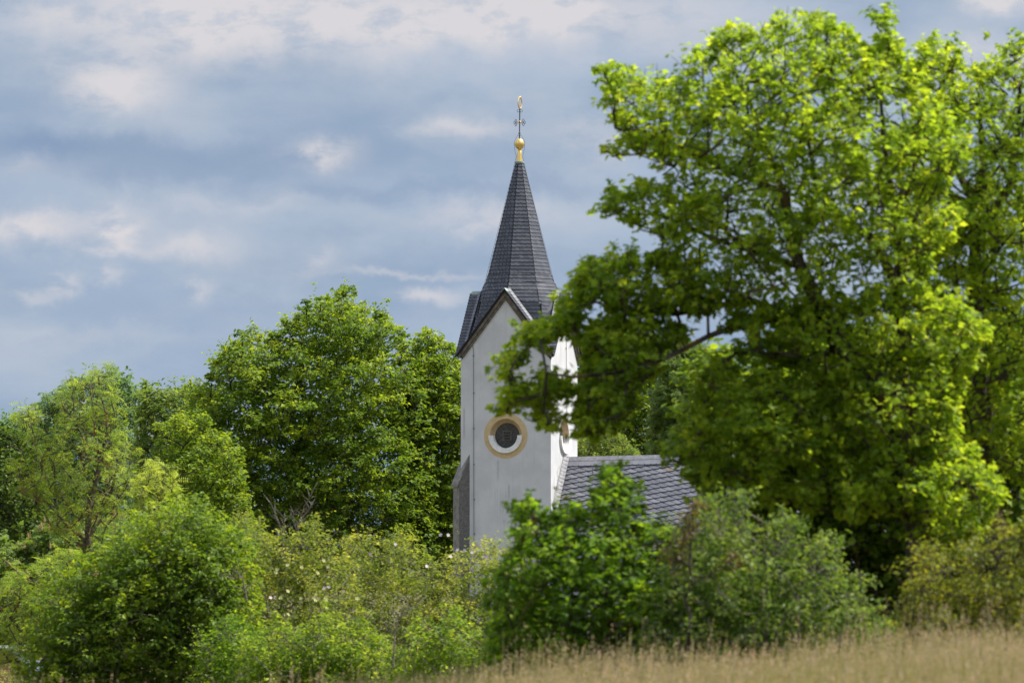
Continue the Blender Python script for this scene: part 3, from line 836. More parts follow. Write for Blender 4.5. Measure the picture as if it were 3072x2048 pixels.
def norm(a): return a/np.maximum(np.linalg.norm(a, axis=-1, keepdims=True), 1e-9)
def leaves(name, P, OUT, size, shape, tint, rng, mats, parent, up=1.0, droop=.35, rnd_n=.55, outw=.5):
    """P leaf positions, OUT outward directions"""
    v, f = SH[shape]; v = np.array(v, float); n = len(P); k = len(v)
    N = norm(np.array([0, 0, up]) + outw*OUT + rnd_n*rng.normal(size=(n, 3)))
    A = OUT + .7*rng.normal(size=(n, 3)) + np.array([0, 0, -droop])
    A = norm(A - N*np.sum(A*N, -1, keepdims=True)); B = np.cross(A, N)
    s = (size*rng.uniform(.5, 1.3, n))[:, None, None]
    V = P[:, None, :] + s*(v[None, :, 0:1]*B[:, None, :] + v[None, :, 1:2]*A[:, None, :] + v[None, :, 2:3]*N[:, None, :])
    fl = np.concatenate([np.array(q) for q in f]); ft = np.array([len(q) for q in f])
    loops = (np.arange(n)[:, None]*k + fl[None, :]).ravel()
    lt = np.tile(ft, n); ls = np.concatenate([[0], np.cumsum(lt)[:-1]])
    return np_mesh(name, V.reshape(-1, 3), loops, ls, lt, np.repeat(tint, k), mats, parent)

def tubes_np(segs, parent, name, m, n=5):
    """segs: list of (p0, p1, r0, r1)"""
    if not segs: return None
    p0 = np.array([s[0] for s in segs]); p1 = np.array([s[1] for s in segs]); r0 = np.array([s[2] for s in segs]); r1 = np.array([s[3] for s in segs])
    d = norm(p1-p0); a = np.where(np.abs(d[:, :1]) < .8, np.array([[1., 0, 0]]), np.array([[0, 1., 0]]))
    u = norm(a-d*np.sum(a*d, -1, keepdims=True)); w_ = np.cross(d, u)
    th = np.arange(n)*2*math.pi/n; cs, sn = np.cos(th), np.sin(th)
    ring = cs[None, :, None]*u[:, None]+sn[None, :, None]*w_[:, None]
    V = np.concatenate([p0[:, None]+ring*r0[:, None, None], p1[:, None]+ring*r1[:, None, None]], 1)
    k = np.arange(n); q = np.stack([k, (k+1) % n, n+(k+1) % n, n+k], -1)
    loops = (np.arange(len(segs))[:, None, None]*2*n+q[None]).ravel(); nf = len(segs)*n
    return np_mesh(name, V.reshape(-1, 3), loops, np.arange(nf)*4, np.full(nf, 4), np.full(len(segs)*2*n, .5), m, parent, smooth=True)

def tree(name, label, cat, polys, Y, thick, leaf, size, shape, rmax, seed, density=1.0, base=None, limbs=None, group=None,
         holes=(), rmin=.28, bark=None, crown='crown', flat=.55, spacing=.8, tipr=.30, per_tip=14, fill=1.0, tintb=0.0, twig=.008,
         trunk_r=.16, front=.6, up=1.0, droop=.35, maxb=900, shoot=.6, core=0, leaders=.15):
    rng = np.random.default_rng(seed)
    if not isinstance(polys[0][0], (list, tuple)): polys = [polys]
    ppm = F/Y
    C = []; Rr = []
    for poly in polys:
        pa = np.asarray(poly, float); lo, hi = pa.min(0), pa.max(0)
        n = 7000
        P = rng.uniform(lo, hi, (n, 2)); d = poly_dist(P, poly)
        ok = d > rmin*ppm*0.55
        for (hx, hy, hr) in holes: ok &= np.hypot(P[:, 0]-hx, P[:, 1]-hy) > hr
        P, d = P[ok], d[ok]
        dm = d/ppm
        r = np.minimum(rmax*rng.uniform(.6, 1.05, len(dm)), dm*1.05)
        for (hx, hy, hr) in holes: r = np.minimum(r, (np.hypot(P[:, 0]-hx, P[:, 1]-hy)-hr)/ppm*1.1+rmin*.6)
        r = np.maximum(r, rmin)
        Tk = thick*np.sqrt(np.clip(1-(1-np.clip(dm/(thick*.8), 0, 1))**2, 0.0, 1))
        q = rng.uniform(0, 1, len(dm))**.5; sg = np.where(rng.uniform(0, 1, len(dm)) < front, -1, 1)
        wv = sg*q*np.maximum(Tk-r*.6, 0)
        pts = at_np(P[:, 0], P[:, 1], Y+wv)
        order = np.argsort(-r*rng.uniform(.75, 1.25, len(r)))
        for i in order:
            if len(C) >= maxb: break
            if C:
                dd = np.linalg.norm(np.array(C)-pts[i], axis=1)
                if np.any(dd < spacing*(np.array(Rr)+r[i])*.62): continue
            C.append(pts[i]); Rr.append(r[i])
    C = np.array(C); Rr = np.array(Rr)
    if base is None: base = (np.mean([p[0] for p in polys[0]]), 0)
    bx = at(base[0], HOR, Y).x; root = empty(name, (bx, Y, float(ground_z(bx, Y))-.05))
    tag(root, label, cat, group)
    rl = np.array(root.location)
    # ---- branches
    segs = []; nodes = []; par = []; rad = []
    if limbs:
        for li, (pts, r0, r1, dY) in enumerate(limbs):
            prev = None
            for i, (x, y) in enumerate(pts):
                t = i/(len(pts)-1)
                p = np.array(at(x, y, Y+dY*(t)))
                if li == 0 and i == 0: p = rl.copy()
                rr = r0+(r1-r0)*t
                if prev is None and li > 0 and nodes:
                    j = int(np.argmin(np.linalg.norm(np.array(nodes)-p, axis=1))); prev = j
                    if np.linalg.norm(nodes[j]-p) < .12: continue
                # subdivide with a little wander
                if prev is not None:
                    a = nodes[prev]; L = np.linalg.norm(p-a); ns = max(1, int(L/.45))
                    for q in range(1, ns+1):
                        pp = a+(p-a)*q/ns+(rng.normal(size=3)*.035 if q < ns else 0)
                        nodes.append(pp); par.append(prev); rad.append(rr); prev = len(nodes)-1
                else:
                    nodes.append(p); par.append(-1); rad.append(rr); prev = len(nodes)-1
    else:
        top = C[:, 2].max(); mid = C.mean(0); H = top-rl[2]
        nodes = [rl.copy()]; par = [-1]; rad = [trunk_r]
        ax = np.array([mid[0]*.6+rl[0]*.4, Y, 0])
        K = 10
        for q in range(1, K+1):
            t = q/K*.86
            p = rl+(np.array([ax[0], Y, rl[2]])-rl)*min(1, t*1.4)+np.array([0, 0, H*t])+rng.normal(size=3)*.012*H*np.array([1, 1, 0])
            nodes.append(p); par.append(q-1); rad.append(trunk_r*(1-.85*t))
    nh = len(nodes)
    order = np.argsort(np.min(np.linalg.norm(C[:, None]-np.array(nodes)[None], axis=2), axis=1))
    for i in order:
        c = C[i]-np.array([0, 0, Rr[i]*.35]); na = np.array(nodes)
        dv = c-na; L = np.linalg.norm(dv, axis=1)
        cost = L+1.2*np.maximum(-dv[:, 2], 0)+.25*L*(dv[:, 2] < .15*L)
        j = int(np.argmin(cost)); a = nodes[j]; L = L[j]; ns = max(1, int(L/.6)); prev = j
        bend = rng.normal(size=3)*.07*L; bend[2] -= .06*L
        for q in range(1, ns+1):
            t = q/ns; pp = a+(c-a)*t+bend*math.sin(math.pi*t)
            nodes.append(pp); par.append(prev); rad.append(0.0); prev = len(nodes)-1
    nn = len(nodes); area = np.zeros(nn); haschild = np.zeros(nn, bool)
    for i in range(nn): 
        if par[i] >= 0: haschild[par[i]] = True
    sc_ = twig*2.2
    for i in range(nn-1, -1, -1):
        if not haschild[i]: area[i] = max(area[i], sc_**2)
        if par[i] >= 0: area[par[i]] += area[i]*.80
    rr_ = np.minimum(np.sqrt(area), trunk_r)
    for i in range(nh): rr_[i] = max(rad[i], min(rr_[i], rad[i]*1.2))
    for i in range(nn):
        if par[i] >= 0:
            r1 = rr_[i]; r0 = rr_[par[i]] if par[i] >= 0 and i < nh else min(rr_[par[i]], r1*1.25)
            segs.append((nodes[par[i]]-rl, nodes[i]-rl, r0, r1))
    # ---- twigs and leaves
    Ps = []; Os = []; Ts = []
    cc = C.mean(0)
    for i in range(len(C)):
        r = Rr[i]; nt = max(4, int(density*2.2*(r/tipr)**2))
        D = norm(rng.normal(size=(nt, 3))+norm(C[i]-cc)*.55+np.array([0, 0, .45]))
        sc3 = np.array([1, 1, flat+.3])
        b0 = C[i]+D*sc3*r*.25
        ln = (rng.uniform(.65, 1.0, nt)+shoot*rng.uniform(0, 1, nt)**3)[:, None]
        e0 = C[i]+(D*sc3*ln)*r+np.array([0, 0, .22])*r*(ln-.6)
        tb = rng.uniform(0, 1)*.46+tintb-.03
        for k in range(nt):
            segs.append((b0[k]-rl, e0[k]-rl, twig, twig*.5))
        if rng.uniform() < leaders:
            nl = min(nt, int(rng.integers(1, 4)))
            e0[:nl] = C[i]+np.stack([rng.normal(0, .35, nl), rng.normal(0, .35, nl), rng.uniform(.9, 1.0, nl)], -1)*(max(r, rmax*.45)*rng.uniform(1.1, 2.0, nl))[:, None]
        m = rng.poisson(per_tip*np.clip(r/rmax, .55, 1), nt)+2
        idx = np.repeat(np.arange(nt), m); M_ = len(idx)
        q = rng.uniform(0, 1, M_)**.6
        g = rng.normal(size=(M_, 3))*np.array([1, 1, flat])*(min(tipr, r*.6)*.50*(1.1-.6*q))[:, None]
        Ps.append(b0[idx]*(1-q[:, None])+e0[idx]*q[:, None]+g); Os.append(norm(D[idx]+.6*norm(g+1e-6)))
        tt = tb+rng.normal(0, .12, nt)[idx]+rng.normal(0, .15, M_)+.10+.16*q
        Ts.append(tt)
    if core:  # inner leaves tinted darker: shade of the crown interior put into colour
        for poly in polys:
            pa = np.asarray(poly, float); P = rng.uniform(pa.min(0), pa.max(0), (core*3, 2)); d = poly_dist(P, poly)/ppm
            P = P[d > rmax*.9][:core]; w_ = rng.uniform(-.45, .45, len(P))*thick
            Ps.append(at_np(P[:, 0], P[:, 1], Y+w_)); Os.append(norm(rng.normal(size=(len(P), 3)))); Ts.append(rng.uniform(0, .5, len(P)))
    tubes_np(segs, root, 'trunk', bark or BARK, 6 if Y < 100 else 5)
    P = np.concatenate(Ps); O = np.concatenate(Os); Tn = np.clip(np.concatenate(Ts), 0, 1)
    cr_ = leaves(crown, P-rl, O, size, shape, Tn, rng, LM[leaf], root, up=up, droop=droop)
    print('TREE', name, len(C), 'boughs', len(P), 'leaves')
    return root, C, Rr

HB = 2150
# --- far and middle trees on the left
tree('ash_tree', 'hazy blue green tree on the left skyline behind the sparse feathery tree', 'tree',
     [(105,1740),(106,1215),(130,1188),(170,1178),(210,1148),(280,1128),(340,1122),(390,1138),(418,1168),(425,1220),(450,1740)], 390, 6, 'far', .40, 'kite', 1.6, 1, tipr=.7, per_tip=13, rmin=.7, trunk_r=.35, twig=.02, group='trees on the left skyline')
tree('broad_tree', 'dull green tree on the left skyline between the hazy tree and the big maple', 'tree',
     [(400,1740),(410,1190),(432,1150),(450,1147),(472,1180),(500,1165),(540,1160),(575,1160),(590,1148),(612,1158),(650,1180),(680,1740)], 370, 6, 'chest', .38, 'kite', 1.5, 2, tipr=.65, per_tip=13, rmin=.6, trunk_r=.35, twig=.02, group='trees on the left skyline')
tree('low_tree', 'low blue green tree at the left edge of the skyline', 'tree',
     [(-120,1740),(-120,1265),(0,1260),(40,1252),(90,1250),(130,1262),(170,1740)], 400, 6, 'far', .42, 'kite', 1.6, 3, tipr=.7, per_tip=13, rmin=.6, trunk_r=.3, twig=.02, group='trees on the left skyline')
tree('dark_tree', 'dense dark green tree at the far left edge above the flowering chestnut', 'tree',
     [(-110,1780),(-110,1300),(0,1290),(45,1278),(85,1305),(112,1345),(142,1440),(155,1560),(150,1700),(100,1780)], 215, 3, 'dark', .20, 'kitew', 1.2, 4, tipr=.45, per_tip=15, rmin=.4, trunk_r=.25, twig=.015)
tree('small_maple', 'smaller maple crowded against the left flank of the big domed maple', 'tree',
     [(330,1780),(380,1640),(410,1520),(440,1480),(448,1380),(470,1340),(472,1275),(500,1262),(520,1236),(560,1250),(590,1225),(660,1290),(720,1330),(740,1500),(800,1640),(820,1780)], 255, 3.6, 'maple', .19, 'lobed', 1.0, 5, tipr=.42, per_tip=11, rmin=.35, trunk_r=.15, twig=.012, tintb=.08, spacing=.95, shoot=.8, core=4000, base=(600, 0))
MAPLE = [(455,1780),(470,1500),(520,1330),(548,1245),(582,1169),(598,1148),(624,1132),(629,1085),(656,1074),(666,1042),(704,1016),(714,984),(751,973),(778,992),(799,979),(815,1000),(836,984),(846,958),(878,963),(873,931),(899,926),(910,894),(931,899),(942,915),(958,889),(995,889),(1000,862),(1021,852),(1042,846),(1069,862),(1074,889),(1111,915),(1127,936),(1159,936),(1185,968),(1212,1000),(1232,1025),(1262,1120),(1300,1300),(1320,1780)]
tree('maple_tree', 'tall broad domed maple in full leaf left of the church tower', 'tree', MAPLE, 265, 7.5, 'maple', .21, 'lobed', 1.35, 6,
     tipr=.42, per_tip=13, rmin=.36, trunk_r=.45, twig=.014, density=1.0, base=(900, 0), flat=.35, maxb=900, spacing=1.0, tintb=.04, droop=.4, core=24000, shoot=.6)
tree('maple_tree', 'narrower bright maple squeezed between the big domed maple and the tower', 'tree',
     [(1205,1780),(1200,1200),(1225,1060),(1250,1012),(1286,976),(1310,1003),(1349,1020),(1374,1056),(1405,1090),(1470,1150),(1480,1780)], 268, 4.5, 'maple2', .20, 'lobed', 1.1, 7,
     tipr=.40, per_tip=12, rmin=.36, trunk_r=.3, twig=.014, flat=.35, base=(1320, 0), core=7000, shoot=.6)
ch1, C1, R1 = tree('chestnut_tree', 'low chestnut with upright orange flower candles at the left behind the sparse tree', 'tree',
     [(-110,1960),(-110,1660),(0,1622),(60,1642),(110,1590),(150,1565),(220,1600),(300,1560),(380,1540),(420,1620),(400,1760),(300,1960)], 185, 3.5, 'chest', .26, 'palm', 1.0, 8, tipr=.40, per_tip=7, rmin=.4, trunk_r=.2, twig=.014)
# --- trees behind the nave
tree('lime_tree', 'leafy green tree behind the nave right beside the tower', 'tree',
     [(1690,1560),(1715,1150),(1735,1055),(1775,1000),(1812,968),(1888,978),(1940,1000),(2000,1030),(2040,1090),(2060,1560)], 292, 5, 'maple', .21, 'kitew', 1.2, 9, tipr=.45, per_tip=14, rmin=.4, trunk_r=.3, twig=.018)
ch2, C2, R2 = tree('chestnut_tree', 'chestnut with orange flower candles showing above the nave roof ridge', 'tree',
     [(1930,1560),(1960,1180),(1990,1090),(2036,1020),(2100,1035),(2150,1080),(2200,1150),(2220,1560)], 280, 4.5, 'chest', .27, 'palm', 1.1, 10, tipr=.42, per_tip=8, rmin=.4, trunk_r=.25, twig=.018)
tree('pale_shrub', 'pale grey green shrub just above the nave ridge next to the tower', 'shrub',
     [(1700,1520),(1720,1330),(1760,1300),(1850,1290),(1890,1335),(1930,1375),(1960,1520)], 269, 2.5, 'grey', .13, 'kite', .8, 12, tipr=.3, per_tip=16, rmin=.3, trunk_r=.1, twig=.012, tintb=.2)
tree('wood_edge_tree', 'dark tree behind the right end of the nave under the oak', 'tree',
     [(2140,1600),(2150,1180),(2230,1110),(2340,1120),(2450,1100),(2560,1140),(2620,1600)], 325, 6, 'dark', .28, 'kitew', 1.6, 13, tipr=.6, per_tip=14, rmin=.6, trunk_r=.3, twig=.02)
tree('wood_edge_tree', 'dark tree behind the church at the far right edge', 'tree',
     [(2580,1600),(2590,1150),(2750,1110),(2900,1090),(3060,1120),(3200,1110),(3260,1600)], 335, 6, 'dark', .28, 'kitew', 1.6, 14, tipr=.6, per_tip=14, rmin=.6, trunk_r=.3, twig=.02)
# candles of the chestnuts
def candles(root, C, Rr, n, seed, h):
    rng = random.Random(seed)
    mb = MB()
    for i in range(26):
        z = h*i/26; r = h*.17*(1-i/30); a = i*2.4
        mb.box((r*math.cos(a), r*math.sin(a), z), (h*.09, h*.09, h*.08))
    mb.tube([(0, 0, -h*.2), (0, 0, h)], h*.04, 5)
    m = simple_noise('chestnut_candle', (.42, .24, .12), (.62, .45, .22), 20) if 'chestnut_candle' not in bpy.data.materials else bpy.data.materials['chestnut_candle']
    first = None; k = 0
    idx = sorted(range(len(C)), key=lambda i: C[i][1]-C[i][2]*1.5)[:n]
    for i in idx:
        for q in range(2):
            p = Vector(C[i])+Vector((rng.uniform(-.5, .5)*Rr[i], rng.uniform(-.9, -.2)*Rr[i], rng.uniform(.55, .9)*Rr[i]))-root.location
            if first is None: o = first = mb.build('flower_candle', m, root)
            else: o = first.copy(); col.objects.link(o); o.parent = root
            o.location = p; o.rotation_euler = (rng.uniform(-.25, .25), rng.uniform(-.25, .25), rng.uniform(0, 6)); s = rng.uniform(.7, 1.2); o.scale = (s, s, s)
candles(ch1, C1, R1, 26, 1, .24); candles(ch2, C2, R2, 16, 2, .24)

# --- the sparse feathery tree on the left
ROB = [[(186,1165),(222,1136),(265,1122),(293,1108),(332,1112),(336,1166),(362,1205),(374,1233),(362,1263),(362,1310),(422,1342),(400,1380),(404,1430),(380,1520),(340,1620),(290,1680),(200,1660),(130,1560),(80,1480),(100,1400),(104,1337),(150,1320),(182,1273),(168,1227),(174,1197)],
       [(56,1238),(90,1218),(120,1240),(136,1280),(120,1330),(90,1340),(62,1300)], [(30,1400),(60,1380),(90,1420),(90,1500),(50,1500)]]
robl = [([(277,1800),(277,1715),(268,1653),(263,1608),(272,1496),(286,1443),(299,1398),(308,1349),(321,1300),(318,1240),(300,1180)], .16, .03, 0),
        ([(268,1639),(237,1604),(201,1577),(174,1541),(165,1429),(150,1380)], .075, .025, .4), ([(277,1554),(335,1470),(346,1420),(352,1380)], .075, .025, -.5),
        ([(277,1465),(250,1407),(241,1362),(262,1345),(241,1296),(223,1260),(220,1200)], .06, .02, -.3), ([(299,1398),(285,1300),(280,1230),(270,1160)], .045, .018, .4),
        ([(263,1608),(300,1560),(310,1500),(330,1440)], .06, .02, .5), ([(201,1577),(130,1500),(80,1420),(60,1330)], .05, .02, .6), ([(95,1440),(112,1330),(106,1215)], .025, .008, .1)]
tree('locust_tree', 'sparse feathery yellow green tree with lichen orange branches at left', 'tree', ROB, 150, 2.0, 'ash', .27, 'frond', .55, 15,
     limbs=robl, bark=BARK2, tipr=.26, per_tip=3.2, rmin=.22, density=.38, twig=.009, trunk_r=.16, base=(277, 0), spacing=1.2, shoot=1.5, leaders=.5, holes=[(215,1262,16),(300,1250,12),(180,1420,18),(320,1350,20),(230,1480,22),(350,1440,20),(130,1450,16),(300,1520,20),(210,1560,24),(160,1350,16),(250,1180,8)], droop=-.1, group='feathery trees')
tree('locust_tree', 'shorter feathery tree with pale shoots in front of the yellow maple', 'tree',
     [(395,1720),(400,1480),(425,1430),(440,1390),(469,1400),(500,1385),(515,1400),(540,1500),(560,1600),(560,1720)], 146, 1.3, 'ash', .27, 'frond', .5, 16, bark=BARK2,
     tipr=.26, per_tip=4, rmin=.24, density=.7, twig=.009, trunk_r=.08, base=(470, 0), tintb=.3, spacing=1.0, shoot=1.2, droop=-.1, group='feathery trees')
tree('locust_tree', 'straggly feathery tree low at the left edge with bare forked branches', 'tree',
     [(-80,2000),(-80,1790),(20,1740),(60,1720),(120,1690),(190,1640),(240,1650),(220,1740),(160,1830),(110,1900),(75,1960),(60,2000)], 138, 1.3, 'ash', .27, 'frond', .5, 17, bark=BARK2,
     limbs=[([(190,2100),(178,1800),(106,1751),(64,1725),(8,1674)], .07, .02, 0), ([(106,1751),(60,1800),(30,1850),(5,1830)], .03, .01, .2), ([(120,2100),(80,1920),(40,1850),(20,1800)], .05, .015, .4)],
     tipr=.26, per_tip=4.5, rmin=.24, density=.7, twig=.009, trunk_r=.07, base=(190, 0), spacing=1.0, shoot=1.2, droop=-.1, group='feathery trees')

# --- hedge across the middle
hx = dict(bark=DEADM, crown='foliage', rmin=.20, tipr=.20, trunk_r=.05, twig=.004, spacing=1.0, shoot=1.3, density=.95, leaders=.55, group='shrubs of the hedge below the church')
b1 = tree('field_maple_bush', 'largest rounded green bush of the hedge, at its left end', 'shrub',
     [(40,HB),(62,1960),(95,1850),(150,1760),(230,1690),(300,1640),(365,1590),(398,1545),(440,1560),(490,1520),(540,1498),(572,1530),(602,1512),(640,1560),(690,1570),(745,1610),(770,1720),(790,1880),(800,HB)], 100, 1.8, 'maple', .11, 'oval', .55, 20, per_tip=14, core=22000, base=(420, 0), tintb=.04, **hx)
b2 = tree('rose_thicket', 'yellowish thicket of the hedge with a curling top and pale blossoms', 'shrub',
     [(560,HB),(620,1760),(650,1700),(685,1640),(705,1580),(722,1528),(750,1545),(762,1570),(800,1585),(850,1620),(885,1598),(925,1556),(955,1570),(985,1610),(1022,1680),(1070,1690),(1120,HB)], 103, 1.6, 'rose', .085, 'kite', .50, 21, per_tip=15, core=9000, base=(860, 0), **hx)
b3 = tree('rose_thicket', 'pale wild rose thicket of the hedge right in front of the tower foot', 'shrub',
     [(990,HB),(1000,1760),(1042,1640),(1050,1585),(1085,1600),(1120,1578),(1142,1636),(1180,1600),(1225,1610),(1262,1655),(1300,1690),(1360,1672),(1420,1650),(1470,1628),(1520,1640),(1570,1650),(1620,1720),(1640,HB)], 106, 1.8, 'rose', .085, 'kite', .50, 22, per_tip=15, core=12000, base=(1300, 0), **hx)
b4 = tree('low_bush', 'low green bush in front of the curling topped rose thicket', 'shrub',
     [(690,HB),(700,1960),(740,1900),(780,1920),(840,1850),(890,1900),(930,1880),(980,1820),(1030,1880),(1100,1850),(1130,1930),(1180,1920),(1200,HB)], 96, 1.2, 'hedge', .09, 'oval', .45, 23, per_tip=13, core=5000, base=(940, 0), tintb=-.06, **hx)
b5 = tree('low_bush', 'low green bush at the meadow edge right under the pale rose thicket', 'shrub',
     [(1140,HB),(1160,1950),(1210,1930),(1250,1850),(1300,1890),(1360,1820),(1400,1870),(1440,1900),(1510,1830),(1560,1880),(1640,1860),(1730,1930),(1770,HB)], 94, 1.2, 'hedge', .09, 'oval', .45, 24, per_tip=13, core=5000, base=(1450, 0), tintb=-.12, **hx)
b6 = tree('dark_bush', 'shaded dark green bush low between the left end bush and the rose thicket', 'shrub',
     [(560,HB),(590,1950),(640,1880),(700,1850),(760,1880),(800,1950),(820,HB)], 97.5, 1.0, 'bush', .07, 'oval', .45, 25, per_tip=13, core=3000, base=(690, 0), **hx)
tree('corner_bush', 'small bright yellow green bush in the bottom left corner', 'shrub',
     [(-80,HB),(-80,2030),(0,2022),(50,2020),(80,2045),(110,HB)], 112, .8, 'rose', .06, 'kite', .4, 26, per_tip=14, base=(10, 0), **hx)

# blossoms of the wild roses
def blossoms(root, spots, Y, mname, c0, c1, size, name='blossom'):
    m = bpy.data.materials.get(mname) or simple_noise(mname, c0, c1, 30, 0.7)
    mb = MB()
    for i in range(5):
        a = i*2*math.pi/5; c, s = math.cos(a), math.sin(a)
        P = [(0, 0, 0), (.5, -.32, .12), (1, -.22, .22), (1, .22, .22), (.5, .32, .12)]
        mb.add([((x*c-y*s)*size, -z*size, (x*s+y*c)*size) for x, y, z in P], [(0, 1, 2, 3, 4)])
    mb.lathe([(size*.25, 0), (size*.2, size*.1), (0.002, size*.14)], (0, 0, 0), 8)
    first = None; rr = random.Random(int(spots[0][0]))
    for (x, y) in spots:
        if first is None: o = first = mb.build(name, m, root)
        else: o = first.copy(); col.objects.link(o); o.parent = root
        o.location = at(x, y, Y)-root.location; o.rotation_euler = (rr.uniform(-.7, .3), rr.uniform(-.5, .5), rr.uniform(-.6, .6))
blossoms(b3[0], [(1322,1603),(1345,1604),(1186,1631),(1110,1660),(1373,1648),(1394,1650),(1417,1655),(1460,1670),(1352,1668),(1280,1697),(1466,1728),(1478,1834)], 103.9, 'rose_petal', (.62, .45, .50), (.80, .72, .74), .042)
blossoms(b2[0], [(812,1792),(826,1792),(792,1812),(806,1819),(986,1759),(973,1763),(760,1765)], 101.1, 'rose_petal', (.62, .45, .50), (.80, .72, .74), .040)
rr = random.Random(5)
cream = [(rr.gauss(930, 70), rr.gauss(1797, 10)) for _ in range(26)]+[(rr.gauss(858, 12), rr.gauss(1845, 3)) for _ in range(7)]+[(rr.uniform(790, 1000), rr.gauss(1705, 14)) for _ in range(14)]
blossoms(b2[0], cream, 101.0, 'cream_umbel', (.36, .36, .13), (.50, .48, .22), .045, 'cream_flower')

# bare dead stems standing above the hedge
def bare(label, stems, Y, base):
    bx = at(base, HOR, Y).x; root = empty('bare_shrub', (bx, Y, float(ground_z(bx, Y))-.05)); tag(root, label, 'dead shrub')
    rng = random.Random(int(base)); n = 0
    for pts in stems:
        mb = MB()
        P = [at(x, y, Y)-root.location for x, y in pts]
        L = len(P); mb.tube(P, [.019*(1-.7*i/(L-1)) for i in range(L)], 6)
        for k in range(1, L):
            for _ in range(5):
                t = rng.random(); b = P[k-1].lerp(P[k], t); d = Vector((rng.uniform(-.5, .5), rng.uniform(-.4, .4), rng.uniform(.1, .6)))*.5
                mb.tube([b, b+d*.5+Vector((0, 0, .02)), b+d], [.007, .005, .003], 4)
        mb.build('stem', DEADM, root)
bare('bare grey forked sapling poking out above the rose thicket', [[(852,1800),(850,1612),(840,1575),(822,1530),(810,1506)], [(850,1800),(849,1600),(853,1570),(855,1540)]], 103.6, 852)
bare('taller bare sapling with twiggy grey top beside the forked one', [[(885,1820),(884,1650),(893,1600),(900,1560),(912,1520),(935,1480)], [(893,1600),(880,1560),(882,1530)], [(900,1560),(925,1530),(938,1510)]], 103.8, 885)
bare('curved dead branch arching over the middle of the hedge', [[(1180,2000),(1184,1900),(1196,1860),(1218,1835),(1250,1815)], [(740,1800),(728,1730),(700,1735),(660,1725)]], 92.2, 1180)

# --- small brick house at the left edge, behind the hedge
hb = empty('brick_house', (at(-60, HOR, 170).x, 172, float(ground_z(-18, 172)))); tag(hb, 'small red brick house with grey metal roof glimpsed through the bushes at lower left', 'house')
mb = MB(); zt = Zat(1950, 170)-hb.location.z
mb.box((0, 0, zt/2), (2.7, 4, zt))
m, t, out = mat('red_brick'); br = t.node('ShaderNodeTexBrick'); g = t.node('ShaderNodeTexCoord').outputs['Object']
x_, y_, z_ = t.sep(g); t.l.new(t.comb(x_, z_, 0), br.inputs['Vector']); br.inputs['Scale'].default_value = 4.5
br.inputs['Color1'].default_value = (.34, .13, .08, 1); br.inputs['Color2'].default_value = (.26, .10, .07, 1); br.inputs['Mortar'].default_value = (.42, .38, .33, 1)
principled(t, out, br.outputs[0], 0.9)
mb.build('wall', m, hb)
mb = MB()
zr0 = zt+1.2
prof_ = [(1.36, -2.3, -0.2+zt-2.0), (1.36, -2.3, zt-1.85), (-0.2, -2.3, zr0), (-0.3, -2.3, zr0-.15)]
mb.prism([(1.2, -2.3, zt+0.1), (2.75, -2.3, zt-1.7), (2.75, -2.3, zt-1.85), (1.2, -2.3, zt-.05)], (0, 4.6, 0))
mb.prism([(1.2, -2.3, zt+0.1), (1.2, -2.3, zt-.05), (-1.5, -2.3, zt-.05), (-1.5, -2.3, zt+.1)], (0, 4.6, 0))
for i in range(16): mb.box((1.98, -2.15+i*.28, zt-.78), (2.35, .05, .05), Matrix.Rotation(R(49.3), 3, 'Y'))
mb.build('roof', simple_noise('blue_grey_metal', (.20, .24, .30), (.30, .34, .40), 5, 0.5), hb)

# --- near trees on the right
OAK_UP = [(1776,204),(1824,181),(1860,196),(1906,224),(1937,219),(1957,255),(1993,247),(2044,224),(2054,199),(2085,168),(2141,140),(2146,97),(2166,87),(2200,97),(2217,50),(2238,62),(2263,87),(2309,92),(2314,51),(2350,31),(2387,72),(2420,71),(2453,25),(2478,36),(2504,76),(2535,97),(2565,97),(2575,127),(2621,138),(2637,102),(2598,66),(2601,20),(2626,20),(2677,50),(2680,92),(2660,117),(2700,127),(2705,194),(2723,204),(2733,178),(2759,127),(2790,190),(2750,290),(2850,370),(2910,470),(2830,560),(2910,680),(2810,770),(2760,900),(2600,960),(2480,930),(2350,960),(2200,930),(2100,900),(2000,850),(1964,749),(1977,720),(1972,735),(1947,694),(1901,694),(1886,653),(1865,658),(1824,675),(1799,650),(1790,587),(1845,583),(1886,578),(1931,547),(1967,560),(2008,552),(2013,540),(1977,543),(1952,525),(1962,480),(1926,487),(1901,459),(1865,476),(1812,486),(1819,445),(1870,420),(1880,395),(1860,400),(1824,392),(1830,340),(1804,343),(1797,312),(1824,281),(1809,248),(1786,258)]
